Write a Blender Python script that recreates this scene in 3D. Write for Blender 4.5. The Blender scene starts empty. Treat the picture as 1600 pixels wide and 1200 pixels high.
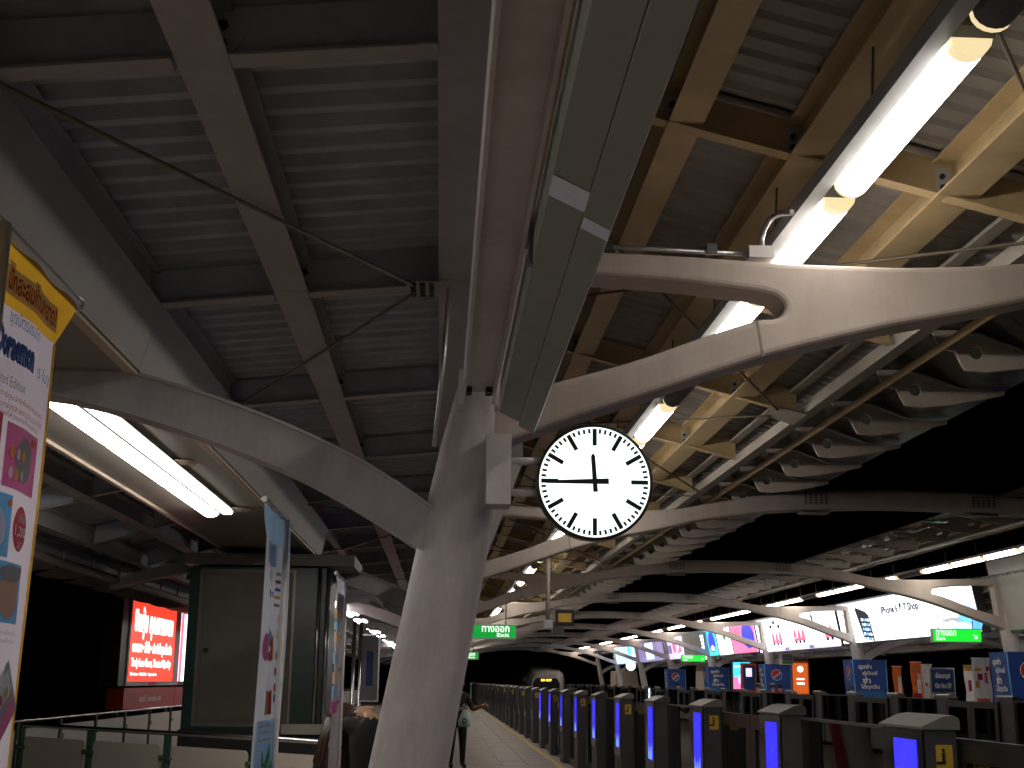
import bpy, bmesh, math, random
from mathutils import Matrix, Vector
random.seed(7)
SC = bpy.context.scene
COL = SC.collection
R = math.radians

# ------------------------------------------------------------------ camera, sky, exposure
EYE = 1.65
cam_d = bpy.data.cameras.new("camera"); cam = bpy.data.objects.new("camera", cam_d); COL.objects.link(cam)
YAW, PITCH, ROLL = R(2.9925), R(13.071), R(0.7)
fw = Vector((math.sin(YAW)*math.cos(PITCH), math.cos(YAW)*math.cos(PITCH), math.sin(PITCH)))
rt = fw.cross(Vector((0, 0, 1))).normalized(); up = rt.cross(fw)
r2 = math.cos(ROLL)*rt + math.sin(ROLL)*up; u2 = -math.sin(ROLL)*rt + math.cos(ROLL)*up
M = Matrix((r2, u2, -fw)).transposed().to_4x4(); M.translation = (0, 0, EYE)
cam.matrix_world = M
cam_d.sensor_fit = 'HORIZONTAL'; cam_d.sensor_width = 36.0; cam_d.lens = 2000/1600*36.0
cam_d.clip_start = 0.05; cam_d.clip_end = 6000
SC.camera = cam
W = bpy.data.worlds.new("World"); SC.world = W; W.use_nodes = True
nt = W.node_tree; bg = nt.nodes['Background']
sky = nt.nodes.new('ShaderNodeTexSky'); sky.sky_type = 'NISHITA'; sky.sun_disc = False
sky.sun_elevation = R(-6); sky.sun_rotation = R(250)
nt.links.new(sky.outputs[0], bg.inputs[0]); bg.inputs[1].default_value = 0.05
SC.view_settings.view_transform = 'Standard'; SC.view_settings.look = 'None'
SC.view_settings.exposure = 0.7; SC.view_settings.gamma = 1.0
SC.render.engine = 'CYCLES'
SC.cycles.use_denoising = True
SC.cycles.max_bounces = 6; SC.cycles.transparent_max_bounces = 14
SC.cycles.use_adaptive_sampling = True; SC.cycles.adaptive_threshold = 0.02
SC.cycles.sample_clamp_indirect = 6.0
SC.cycles.caustics_reflective = False; SC.cycles.caustics_refractive = False

# ------------------------------------------------------------------ materials
MATS = {}
def paint(name, col, rough=0.5, metal=0.0, vary=0.10, scale=3.0, bump=0.0, bscale=60.0, streak=0.0, spec=0.5, dirt=None, dscale=1.3):
    m = bpy.data.materials.new(name); m.use_nodes = True
    n = m.node_tree.nodes; l = m.node_tree.links; b = n['Principled BSDF']
    b.inputs['Roughness'].default_value = rough; b.inputs['Metallic'].default_value = metal
    b.inputs['Specular IOR Level'].default_value = spec
    tc = n.new('ShaderNodeTexCoord')
    no = n.new('ShaderNodeTexNoise'); no.inputs['Scale'].default_value = scale; no.inputs['Detail'].default_value = 6
    no.inputs['Roughness'].default_value = 0.65
    l.new(tc.outputs['Object'], no.inputs['Vector'])
    r = n.new('ShaderNodeValToRGB')
    c = Vector(col)
    lo = c*(1-vary*1.6); hi = c*(1+vary)
    r.color_ramp.elements[0].position = 0.3; r.color_ramp.elements[1].position = 0.72
    r.color_ramp.elements[0].color = (*lo, 1); r.color_ramp.elements[1].color = (*hi, 1)
    l.new(no.outputs['Fac'], r.inputs['Fac']); out = r.outputs['Color']
    if dirt:
        n2 = n.new('ShaderNodeTexNoise'); n2.inputs['Scale'].default_value = dscale; n2.inputs['Detail'].default_value = 9
        n2.inputs['Roughness'].default_value = 0.75
        mp = n.new('ShaderNodeMapping'); mp.inputs['Scale'].default_value = (2.6, 2.6, 0.55) if streak else (1, 1, 1)
        l.new(tc.outputs['Object'], mp.inputs['Vector']); l.new(mp.outputs[0], n2.inputs['Vector'])
        r2_ = n.new('ShaderNodeValToRGB'); r2_.color_ramp.elements[0].position = 0.46; r2_.color_ramp.elements[1].position = 0.72
        r2_.color_ramp.elements[0].color = (0, 0, 0, 1); r2_.color_ramp.elements[1].color = (1, 1, 1, 1)
        l.new(n2.outputs['Fac'], r2_.inputs['Fac'])
        mx = n.new('ShaderNodeMixRGB'); mx.blend_type = 'MIX'; mx.inputs['Color2'].default_value = (*dirt, 1)
        ml = n.new('ShaderNodeMath'); ml.operation = 'MULTIPLY'; ml.inputs[1].default_value = 0.6
        l.new(r2_.outputs['Color'], ml.inputs[0]); l.new(ml.outputs[0], mx.inputs['Fac']); l.new(out, mx.inputs['Color1']); out = mx.outputs['Color']
        rr = n.new('ShaderNodeMapRange'); rr.inputs['To Min'].default_value = max(0.05, rough-0.1); rr.inputs['To Max'].default_value = min(1, rough+0.2)
        l.new(no.outputs['Fac'], rr.inputs['Value']); l.new(rr.outputs[0], b.inputs['Roughness'])
    l.new(out, b.inputs['Base Color'])
    if bump > 0:
        nb = n.new('ShaderNodeTexNoise'); nb.inputs['Scale'].default_value = bscale; nb.inputs['Detail'].default_value = 3
        l.new(tc.outputs['Object'], nb.inputs['Vector'])
        bp = n.new('ShaderNodeBump'); bp.inputs['Strength'].default_value = bump; bp.inputs['Distance'].default_value = 0.01
        l.new(nb.outputs['Fac'], bp.inputs['Height']); l.new(bp.outputs[0], b.inputs['Normal'])
    MATS[name] = m; return m
def glow(name, col, strength, base=None, vary=0.0, scale=2.0):
    m = bpy.data.materials.new(name); m.use_nodes = True
    n = m.node_tree.nodes; l = m.node_tree.links; b = n['Principled BSDF']
    b.inputs['Base Color'].default_value = (*(base or col), 1); b.inputs['Roughness'].default_value = 0.35
    b.inputs['Emission Color'].default_value = (*col, 1); b.inputs['Emission Strength'].default_value = strength
    if vary:
        tc = n.new('ShaderNodeTexCoord'); no = n.new('ShaderNodeTexNoise'); no.inputs['Scale'].default_value = scale
        l.new(tc.outputs['Object'], no.inputs['Vector'])
        r = n.new('ShaderNodeValToRGB'); c = Vector(col)
        r.color_ramp.elements[0].position = 0.3; r.color_ramp.elements[1].position = 0.7
        r.color_ramp.elements[0].color = (*(c*(1-vary)), 1); r.color_ramp.elements[1].color = (*(c*(1+vary*0.4)), 1)
        l.new(no.outputs['Fac'], r.inputs['Fac']); l.new(r.outputs[0], b.inputs['Emission Color'])
    m.cycles.emission_sampling = 'AUTO' if name in ('tube', 'tubecool', 'clockface', 'bigwhite', 'exitgreen', 'exitgreen2', 'adred', 'bigcyan', 'bigpink', 'bigsky') else 'NONE'
    MATS[name] = m; return m
def glassmat(name, tint, rough=0.02):
    m = bpy.data.materials.new(name); m.use_nodes = True
    n = m.node_tree.nodes; l = m.node_tree.links
    n.remove(n['Principled BSDF'])
    t = n.new('ShaderNodeBsdfTransparent'); t.inputs[0].default_value = (*tint, 1)
    g = n.new('ShaderNodeBsdfGlossy'); g.inputs['Roughness'].default_value = rough
    f = n.new('ShaderNodeFresnel'); f.inputs[0].default_value = 1.5
    mx = n.new('ShaderNodeMixShader')
    l.new(f.outputs[0], mx.inputs[0]); l.new(t.outputs[0], mx.inputs[1]); l.new(g.outputs[0], mx.inputs[2])
    l.new(mx.outputs[0], n['Material Output'].inputs[0])
    MATS[name] = m; return m

paint('arm', (.50, .44, .405), .6, vary=.06, scale=2.5, bump=.08, bscale=35, dirt=(.36, .29, .23), streak=1, dscale=1.1, spec=.3)
paint('column', (.56, .525, .53), .55, vary=.09, scale=5, bump=.1, bscale=30, dirt=(.33, .29, .27), streak=1, dscale=2.2, spec=.3)
paint('purlin', (.60, .465, .265), .5, vary=.10, scale=2.5, dirt=(.40, .29, .15), bump=.05)
paint('purlinleft', (.41, .40, .40), .5, vary=.10, scale=2.5, dirt=(.29, .27, .25), bump=.05)  # same purlin paint, with the left side's cooler light put into its colour
paint('deck', (.37, .35, .325), .55, vary=.14, scale=4, dirt=(.16, .14, .115), bump=.06, dscale=2.0)
paint('deckcool', (.42, .455, .52), .5, vary=.14, scale=4, dirt=(.24, .245, .25), bump=.06, dscale=2.6)  # roof deck again, the bluish flash light mixed into its colour
paint('outrigger', (.47, .455, .47), .5, vary=.08, scale=4, dirt=(.30, .275, .26), streak=1, dscale=2)
paint('girder', (.66, .63, .64), .45, vary=.06, scale=2, dirt=(.36, .32, .28), bump=.05)
paint('rafter', (.42, .39, .35), .5, vary=.1, dirt=(.24, .2, .15))
paint('weblit', (.50, .54, .62), .5, vary=.1, dirt=(.22, .21, .2))  # paler and bluer than the flanges: flash light on camera-facing faces, painted in
paint('trunk', (.20, .205, .175), .42, vary=.10, scale=6, bump=.05, dirt=(.13, .125, .10), dscale=3)
paint('zinc', (.55, .56, .58), .35, metal=.85, vary=.1, scale=14)
paint('steel', (.62, .62, .62), .25, metal=1, vary=.06)
paint('darksteel', (.10, .10, .10), .4, metal=.6)
paint('bolt', (.05, .045, .04), .5, metal=.5)
paint('lampbody', (.50, .53, .57), .4)
paint('jointplate', (.58, .62, .72), .35, vary=.06, scale=20)
paint('rod', (.20, .17, .13), .5)
paint('fin', (.60, .53, .47), .55, vary=.12, scale=3, dirt=(.22, .18, .14), dscale=2.5)
paint('black', (.012, .012, .013), .4, vary=.1)
paint('blackgloss', (.010, .010, .012), .12, vary=.05)
paint('gatebody', (.06, .06, .068), .38, vary=.12, scale=6, dirt=(.07, .07, .07))
paint('gatecap', (.18, .175, .17), .4, vary=.08)
paint('gatecapdark', (.07, .068, .065), .4, vary=.08)
paint('yellow', (.62, .40, .04), .5, vary=.08)
paint('yellowline', (.55, .36, .05), .6, vary=.2, scale=8, dirt=(.25, .17, .06), dscale=4)
paint('floor', (.21, .17, .14), .5, vary=.12, scale=1.5, dirt=(.18, .14, .11), dscale=.7)
paint('tile', (.165, .128, .105), .5, vary=.16, scale=5, dirt=(.085, .066, .055), dscale=1.3)
paint('tiledark', (.11, .09, .08), .5, vary=.10, scale=5)
paint('concrete', (.26, .245, .225), .8, vary=.15, scale=1.2, bump=.3, bscale=20, dirt=(.14, .13, .12), dscale=.8)
paint('ballast', (.34, .33, .31), .9, vary=.2)
paint('railsteel', (.30, .27, .24), .3, metal=.9)
paint('fascia', (.27, .26, .26), .5, vary=.08, dirt=(.24, .22, .2))
paint('soffit', (.27, .255, .22), .45, vary=.05, scale=1.2, dirt=(.24, .22, .18), dscale=.9)
paint('trim', (.55, .47, .36), .4, vary=.05)
paint('speaker', (.26, .225, .16), .6, vary=.2, scale=40)
paint('boothgreen', (.012, .055, .042), .3, vary=.1)
paint('boothdoor', (.165, .155, .125), .45, vary=.08, scale=2, dirt=(.12, .11, .09), dscale=1.6)
paint('boothframe', (.22, .22, .20), .35, metal=.5)
paint('boothtop', (.16, .15, .145), .5)
paint('cream', (.50, .46, .40), .5, vary=.05)
paint('greenpost', (.03, .09, .05), .4)
paint('white', (.78, .78, .78), .4, vary=.03)
paint('offwhite', (.66, .64, .66), .55, vary=.04, scale=8)
paint('greypanel', (.42, .42, .40), .45, vary=.05, scale=1)
paint('clothwhite', (.68, .64, .75), .7, vary=.04, scale=5)
paint('clothyellow', (.78, .45, .03), .6, vary=.08, scale=6)
paint('clothblue', (.36, .58, .82), .65, vary=.10, scale=4)
paint('clothlav', (.50, .47, .50), .65, vary=.06)
paint('clothpale', (.58, .63, .72), .65, vary=.06, scale=6)
paint('clothorange', (.78, .58, .38), .65, vary=.08)
paint('inkred', (.42, .02, .05), .5); paint('inkblue', (.05, .09, .40), .5); paint('inkcyan', (.12, .42, .75), .5)
paint('inkgrey', (.25, .24, .27), .5); paint('inkpink', (.62, .12, .34), .5); paint('inknavy', (.02, .06, .22), .5)
paint('inkskin', (.62, .34, .22), .5); paint('inkorange', (.72, .16, .03), .5); paint('inkblack', (.02, .02, .025), .5)
paint('inkgreen', (.06, .30, .10), .5); paint('inkgold', (.70, .38, .05), .5)
paint('boxblue', (.015, .055, .26), .4, vary=.12, scale=2); paint('boxblue2', (.015, .13, .36), .4, vary=.15, scale=2)
paint('redpaint', (.45, .03, .02), .4); paint('bluepaint', (.02, .12, .42), .4)
paint('skin', (.42, .22, .13), .55, vary=.06); paint('hair', (.012, .009, .008), .45, vary=.2); paint('hairbrown', (.035, .015, .008), .45, vary=.25, scale=30)
paint('clothblack', (.010, .010, .011), .8, vary=.1); paint('clothred', (.35, .03, .03), .7); paint('jeans', (.035, .05, .09), .8)
paint('capred', (.30, .035, .025), .7)
paint('bag', (.34, .52, .46), .4, vary=.08, scale=12)
paint('trainwhite', (.55, .52, .47), .3); paint('trainred', (.25, .04, .04), .35)
paint('ground', (.030, .030, .032), .95, vary=.25, scale=.01)
paint('plaster', (.42, .36, .29), .7, vary=.08, scale=1)
paint('bench', (.45, .43, .38), .4)
for nm in ('clothwhite', 'clothyellow', 'clothblue', 'clothpale', 'offwhite', 'clothorange') + tuple(k_ for k_ in MATS if k_.startswith('ink')):
    m_ = MATS[nm]; n_ = m_.node_tree.nodes; l_ = m_.node_tree.links
    if nm == 'offwhite': continue
    pb = n_['Principled BSDF']; tr = n_.new('ShaderNodeBsdfTranslucent'); mx_ = n_.new('ShaderNodeMixShader'); mx_.inputs[0].default_value = .45
    l_.new(pb.inputs['Base Color'].links[0].from_socket, tr.inputs['Color'])
    l_.new(pb.outputs[0], mx_.inputs[1]); l_.new(tr.outputs[0], mx_.inputs[2]); l_.new(mx_.outputs[0], n_['Material Output'].inputs[0])
glow('tube', (1.0, .905, .79), 13.0, base=(.8, .8, .78))
glow('tubecool', (1.0, .92, .86), 11.5, base=(.8, .8, .78))
glow('tubeend', (1.0, .80, .45), .55, base=(.75, .66, .45))  # weak emission stands for tube light on the end caps, unlit lamps included
glassmat('gateglass', (.86, .885, .86)); glassmat('finpanel', (.60, .66, .60), .2); glassmat('difglass', (.5, .5, .5), .1)
glow('clockface', (.88, 1.0, .96), .95, base=(.85, .87, .86), vary=.16, scale=3.5)
glow('exitgreen', (.0, .30, .035), .62); glow('exitwhite', (.9, 1.0, .92), .7)
glow('exitgreen2', (.01, .62, .03), .85)
glow('screenblue', (.035, .03, 1.0), .75, vary=.5, scale=3); glow('screenpale', (.25, .45, 1.0), .5, vary=.3, scale=12)
glow('adred', (.80, .040, .018), 1.0); glow('adwhite', (1, .93, .92), 1.4)
glow('bigwhite', (.93, .97, 1.0), 1.6); glow('bigblue', (.10, .38, .95), 1.3, vary=.5, scale=1.2); glow('biglilac', (.62, .60, .92), .9, vary=.3, scale=1)
glow('bigcyan', (.05, .50, .85), 1.2, vary=.35, scale=1.5); glow('bigpink', (.95, .16, .34), 1.05, vary=.2, scale=1.5); glow('bigpurple', (.22, .18, .36), .9, vary=.4, scale=1)
glow('bignavy', (.05, .06, .60), 1.0, vary=.5, scale=2); glow('bigblack', (.012, .012, .02), 1.0); glow('bigrose', (.75, .16, .26), 1.0, vary=.3, scale=3); glow('biggrey', (.30, .30, .33), 1.0)
glow('bigrosepale', (.85, .55, .60), .8)
glow('bigteal', (.12, .25, .30), 1.0, vary=.5, scale=2); glow('bigsky', (.42, .66, 1.0), 1.25, vary=.3, scale=1)
glow('adorange', (.85, .15, .02), .42); glow('amber', (1.0, .45, .03), 3.0); glow('headlamp', (.8, .85, 1.0), 6.0); glow('bulbwarm', (1, .72, .32), 3.0)
glow('tinypurple', (.4, .2, 1.0), 4.0)
glow('smallwhite', (.8, .95, 1.0), 8.0)

m_ = MATS['screenblue']; n_ = m_.node_tree.nodes; oi = n_.new('ShaderNodeObjectInfo'); mr = n_.new('ShaderNodeMapRange')
mr.inputs['To Min'].default_value = .4; mr.inputs['To Max'].default_value = 1.1
m_.node_tree.links.new(oi.outputs['Random'], mr.inputs['Value']); m_.node_tree.links.new(mr.outputs[0], n_['Principled BSDF'].inputs['Emission Strength'])
# ------------------------------------------------------------------ mesh helpers
class MB:
    def __init__(s): s.v = []; s.f = []; s.sm = []
    def add(s, vs, fs, smooth=False):
        o = len(s.v); s.v += [tuple(v) for v in vs]
        for f in fs: s.f.append([i+o for i in f]); s.sm.append(smooth)
        return s
    def box(s, x0, x1, y0, y1, z0, z1):
        v = [(x0,y0,z0),(x1,y0,z0),(x1,y1,z0),(x0,y1,z0),(x0,y0,z1),(x1,y0,z1),(x1,y1,z1),(x0,y1,z1)]
        return s.add(v, [(0,3,2,1),(4,5,6,7),(0,1,5,4),(1,2,6,5),(2,3,7,6),(3,0,4,7)])
    def prism_y(s, poly, y0, y1):          # poly in (x,z), convex or simple; ngon caps
        n = len(poly)
        v = [(x, y0, z) for x, z in poly] + [(x, y1, z) for x, z in poly]
        f = [tuple(range(n)), tuple(reversed(range(n, 2*n)))]
        f += [(i, i+n, (i+1) % n + n, (i+1) % n) for i in range(n)]
        return s.add(v, f)
    def prism_z(s, poly, z0, z1):
        n = len(poly)
        v = [(x, y, z0) for x, y in poly] + [(x, y, z1) for x, y in poly]
        f = [tuple(reversed(range(n))), tuple(range(n, 2*n))]
        f += [(i, (i+1) % n, (i+1) % n + n, i+n) for i in range(n)]
        return s.add(v, f)
    def prism_x(s, poly, x0, x1):          # poly in (y,z)
        n = len(poly)
        v = [(x0, y, z) for y, z in poly] + [(x1, y, z) for y, z in poly]
        f = [tuple(reversed(range(n))), tuple(range(n, 2*n))]
        f += [(i, (i+1) % n, (i+1) % n + n, i+n) for i in range(n)]
        return s.add(v, f)
    def tube(s, pts, rad, n=8, caps=True):
        pts = [Vector(p) for p in pts]
        rads = rad if isinstance(rad, (list, tuple)) else [rad]*len(pts)
        rings = []; ref = None
        for i, p in enumerate(pts):
            d = (pts[min(i+1, len(pts)-1)] - pts[max(i-1, 0)]).normalized()
            a = Vector((0, 0, 1)) if abs(d.z) < .9 else Vector((0, 1, 0))
            if ref is not None: a = ref
            u = d.cross(a)
            if u.length < 1e-4: u = d.cross(Vector((1, 0, 0)))
            u.normalize(); w = u.cross(d).normalized(); ref = w
            rings.append([p + (u*math.cos(2*math.pi*k/n) + w*math.sin(2*math.pi*k/n))*rads[i] for k in range(n)])
        v = [q for r_ in rings for q in r_]; f = []
        for i in range(len(pts)-1):
            for k in range(n):
                a0 = i*n+k; a1 = i*n+(k+1) % n
                f.append((a0, a1, a1+n, a0+n))
        s.add(v, f, True)
        if caps:
            o = len(s.v) - len(v)
            s.f.append([o+k for k in reversed(range(n))]); s.sm.append(False)
            s.f.append([o+(len(pts)-1)*n+k for k in range(n)]); s.sm.append(False)
        return s
    def cyl(s, c, axis, r, h, n=24):
        c = Vector(c); a = Vector(axis).normalized()
        return s.tube([c - a*h/2, c + a*h/2], r, n)
    def ibeam_y(s, xc, zb, y0, y1, w=.19, d=.21, t=.014):   # I beam along y, bottom at zb
        s.box(xc-w/2, xc+w/2, y0, y1, zb, zb+t); s.box(xc-w/2, xc+w/2, y0, y1, zb+d-t, zb+d)
        return s.box(xc-t/2, xc+t/2, y0, y1, zb+t, zb+d-t)
    def grid(s, fn, nu, nv, smooth=True):
        v = [fn(i/nu, j/nv) for j in range(nv+1) for i in range(nu+1)]
        f = [(j*(nu+1)+i, j*(nu+1)+i+1, (j+1)*(nu+1)+i+1, (j+1)*(nu+1)+i) for j in range(nv) for i in range(nu)]
        return s.add(v, f, smooth)
    def mesh(s, name):
        me = bpy.data.meshes.new(name); me.from_pydata(s.v, [], s.f); me.update()
        me.polygons.foreach_set('use_smooth', s.sm)
        bm = bmesh.new(); bm.from_mesh(me); bmesh.ops.recalc_face_normals(bm, faces=bm.faces); bm.to_mesh(me); bm.free()
        return me

def obj(name, src, mat, parent=None, loc=None, mats=None):
    me = src.mesh(name) if isinstance(src, MB) else src
    o = bpy.data.objects.new(name, me); COL.objects.link(o)
    if not me.materials:
        for m in (mats or [mat]): me.materials.append(MATS[m])
    if parent: o.parent = parent
    if loc: o.location = loc
    return o
def tag(o, label, cat, group=None):
    o['label'] = label; o['category'] = cat
    if group: o['group'] = group
    return o
def thing(name, label, cat, loc=(0, 0, 0), group=None, rz=0):
    o = bpy.data.objects.new(name, None); COL.objects.link(o); o.location = loc; o.rotation_euler = (0, 0, rz)
    o.empty_display_size = .1
    return tag(o, label, cat, group)
def struct(name, src, mat):
    o = obj(name, src, mat); o['kind'] = 'structure'; return o
def copy_tree(o, parent=None):
    c = o.copy(); COL.objects.link(c); c.parent = parent
    for ch in list(o.children): copy_tree(ch, c)
    return c
def dup(root, loc, label, group=None, mirror=False):
    c = copy_tree(root); c.location = loc; c['label'] = label
    if group: c['group'] = group
    if mirror: c.scale = (-1, 1, 1)
    return c
def smooth_pts(p, n=6):
    out = []
    for i in range(len(p)-1):
        p0 = p[max(i-1, 0)]; p1 = p[i]; p2 = p[i+1]; p3 = p[min(i+2, len(p)-1)]
        for k in range(n):
            t = k/n
            out.append(tuple(.5*((2*b) + (c-a)*t + (2*a-5*b+4*c-d)*t*t + (-a+3*b-3*c+d)*t**3) for a, b, c, d in zip(p0, p1, p2, p3)))
    out.append(tuple(p[-1])); return out
def curve_mesh(name, outlines, depth, bevel):
    """closed (x,z) outlines (outer first, then holes) -> solid from y=0 to y=depth with rounded rims"""
    cu = bpy.data.curves.new(name, 'CURVE'); cu.dimensions = '2D'; cu.fill_mode = 'BOTH'
    cu.extrude = depth/2 - bevel; cu.bevel_depth = bevel; cu.bevel_resolution = 2; cu.offset = -bevel
    for o in outlines:
        s = cu.splines.new('POLY'); s.points.add(len(o)-1); s.use_cyclic_u = True
        for i, (x, z) in enumerate(o): s.points[i].co = (x, z, 0, 1)
    t = bpy.data.objects.new(name, cu); COL.objects.link(t); bpy.context.view_layer.update()
    me = bpy.data.meshes.new_from_object(t.evaluated_get(bpy.context.evaluated_depsgraph_get()))
    bpy.data.objects.remove(t); bpy.data.curves.remove(cu)
    me.materials.clear()
    me.transform(Matrix(((1, 0, 0, 0), (0, 0, -1, depth/2), (0, 1, 0, 0), (0, 0, 0, 1))))
    bm = bmesh.new(); bm.from_mesh(me); bmesh.ops.remove_doubles(bm, verts=bm.verts, dist=1e-5)
    bmesh.ops.recalc_face_normals(bm, faces=bm.faces); bm.to_mesh(me); bm.free()
    return me
TXT = {}
def text_verts(body, bold=0.0):
    """flat lettering normalised to its own bounding box: list of (u,v) in 0..1, faces, aspect"""
    k = (body, bold)
    if k in TXT: return TXT[k]
    cu = bpy.data.curves.new('lettering', 'FONT'); cu.body = body; cu.size = 1.0; cu.offset = bold; cu.resolution_u = 2; cu.align_x = 'CENTER'
    cu.fill_mode = 'FRONT'; cu.dimensions = '2D'; cu.space_line = 1.15
    t = bpy.data.objects.new('lettering', cu); COL.objects.link(t); bpy.context.view_layer.update()
    me = bpy.data.meshes.new_from_object(t.evaluated_get(bpy.context.evaluated_depsgraph_get()))
    bpy.data.objects.remove(t); bpy.data.curves.remove(cu)
    vs = [tuple(v.co) for v in me.vertices]; fs = [tuple(p.vertices) for p in me.polygons]
    bpy.data.meshes.remove(me)
    x0 = min(v[0] for v in vs); x1 = max(v[0] for v in vs); y0 = min(v[1] for v in vs); y1 = max(v[1] for v in vs)
    r = ([((v[0]-x0)/(x1-x0), (v[1]-y0)/(y1-y0)) for v in vs], fs, (x1-x0)/(y1-y0))
    TXT[k] = r; return r
class Board:
    """a printed face: origin O, unit U along its width, V up, N outward; prints are thin sheets lifted off it"""
    def __init__(s, parent, O, U, V, N, disp=None):
        s.p = parent; s.O = Vector(O); s.U = Vector(U).normalized(); s.V = Vector(V).normalized(); s.N = Vector(N).normalized(); s.disp = disp
    def pt(s, u, v, lift):
        d = s.disp(u, v) if s.disp else 0
        if s.disp: lift *= .35
        return s.O + s.U*u + s.V*v + s.N*(lift+d)
    def poly(s, pts, mat, lift=.004, name='print_block'):
        n = len(pts); c = (sum(p[0] for p in pts)/n, sum(p[1] for p in pts)/n)
        m = MB(); m.add([s.pt(c[0], c[1], lift)] + [s.pt(u, v, lift) for u, v in pts], [(0, i+1, (i+1) % n + 1) for i in range(n)])
        return obj(name, m, mat, s.p)
    def rect(s, u0, v0, u1, v1, mat, lift=.004, name='print_block', nu=1, nv=1):
        if s.disp and nu == 1: nu = max(1, int(abs(u1-u0)/.02)); nv = max(1, int(abs(v1-v0)/.05))
        m = MB().grid(lambda a, b: s.pt(u0+(u1-u0)*a, v0+(v1-v0)*b, lift), nu, nv, False)
        return obj(name, m, mat, s.p)
    def disc(s, u, v, ru, rv, mat, lift=.006, name='emblem', a0=0, a1=360, n=28):
        pts = [(u+ru*math.cos(R(a0+(a1-a0)*i/n)), v+rv*math.sin(R(a0+(a1-a0)*i/n))) for i in range(n if a1-a0 == 360 else n+1)]
        if s.disp:
            m = MB(); k = len(pts); rings = (.34, .67, 1.0)
            m.v = [tuple(s.pt(u, v, lift))] + [tuple(s.pt(u+(p[0]-u)*r, v+(p[1]-v)*r, lift)) for r in rings for p in pts]
            m.f = [[0, i+1, (i+1) % k+1] for i in range(k)] + [[1+j*k+i, 1+(j+1)*k+i, 1+(j+1)*k+(i+1) % k, 1+j*k+(i+1) % k] for j in range(2) for i in range(k)]
            m.sm = [False]*len(m.f); return obj(name, m, mat, s.p)
        return s.poly(pts, mat, lift, name)
    def text(s, body, u0, v0, u1, v1, mat, lift=.008, bold=.02, name='lettering', shear=0):
        vs, fs, asp = text_verts(body, bold)
        m = MB().add([s.pt(u0+(u1-u0)*a, v0+(v1-v0)*b+shear*a, lift) for a, b in vs], fs)
        return obj(name, m, mat, s.p)

# ------------------------------------------------------------------ dimensions
S = 10.9; Y0 = 6.88; XC = 6.48; W2 = 2*XC
def FY(k): return Y0 + S*k
NF = 10
def ordw(n):
    ones = ['', 'first', 'second', 'third', 'fourth', 'fifth', 'sixth', 'seventh', 'eighth', 'ninth', 'tenth', 'eleventh', 'twelfth', 'thirteenth', 'fourteenth', 'fifteenth', 'sixteenth', 'seventeenth', 'eighteenth', 'nineteenth']
    if n < 20: return ones[n]
    t = ['', '', 'twent', 'thirt', 'fort', 'fift'][n//10]
    return t+'ieth' if n % 10 == 0 else t+'y-'+ones[n % 10]
ORD = ['first', 'second', 'third', 'fourth', 'fifth', 'sixth', 'seventh', 'eighth', 'ninth', 'tenth', 'eleventh']

# ------------------------------------------------------------------ setting
g = struct('ground', MB().box(-2500, 2500, -2500, 2500, -12.4, -12.0), 'ground')
YB, YE = -9.0, 116.0
def slab(x0, x1, side):
    m = MB().box(x0, x1, YB, YE, -.35, 0)
    return m
floor = struct('platform_floor', slab(-5.75, 2.86, 1), 'floor')
floor2 = struct('platform_floor', slab(W2-2.86, W2+5.75, -1), 'floor')
for a, b in ((-5.4, 2.55), (W2-2.55, W2+5.4)):
    struct('platform_base', MB().box(a, b, YB, YE, -2.2, -.354), 'concrete')
struct('track_bed', MB().box(2.56, W2-2.56, -60, 420, -1.75, -1.3), 'ballast')
for cx in (4.45, W2-4.45):
    for dx in (-.72, .72):
        struct('rail', MB().box(cx+dx-.035, cx+dx+.035, -60, 420, -1.25, -1.1).box(cx+dx-.07, cx+dx+.07, -60, 420, -1.296, -1.254), 'railsteel')
    for dx in (-.72, .72):
        struct('track_plinth', MB().box(cx+dx-.3, cx+dx+.3, -60, 420, -1.298, -1.262) if False else MB().box(cx+dx-.33, cx+dx-.1, -60, 420, -1.296, -1.2), 'concrete')
struct('viaduct', MB().box(-6.2, W2+6.2, -60, 420, -3.4, -2.204).box(2, W2-2, -60, 420, -2.2, -1.754), 'concrete')
# painted safety line on both platforms
for x0 in (2.40, W2-2.49):
    o = struct('safety_line', MB().box(x0, x0+.09, YB, YE, .0, .005), 'yellowline')
o = struct('platform_edge_band', MB().box(W2-2.868, W2-2.862, YB, YE, -.30, -.03), 'yellowline')
# floor tiles that can be told apart, as pieces of the platform floor
tm = {}
for mt in ('tile', 'tiledark'):
    me = MB().box(.004, .536, .006, 1.194, 0, .008).mesh('tile'); me.materials.append(MATS[mt]); tm[mt] = me
rnd = random.Random(3)
for i in range(5):
    for j in range(46):
        y = 7.5 + j*1.2; x = -.34 + i*.54
        dark = rnd.random() < .14
        t = bpy.data.objects.new('tile', tm['tiledark' if dark else 'tile']); COL.objects.link(t); t.parent = floor
        t.location = (x, y, .002+rnd.random()*.002)

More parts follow.
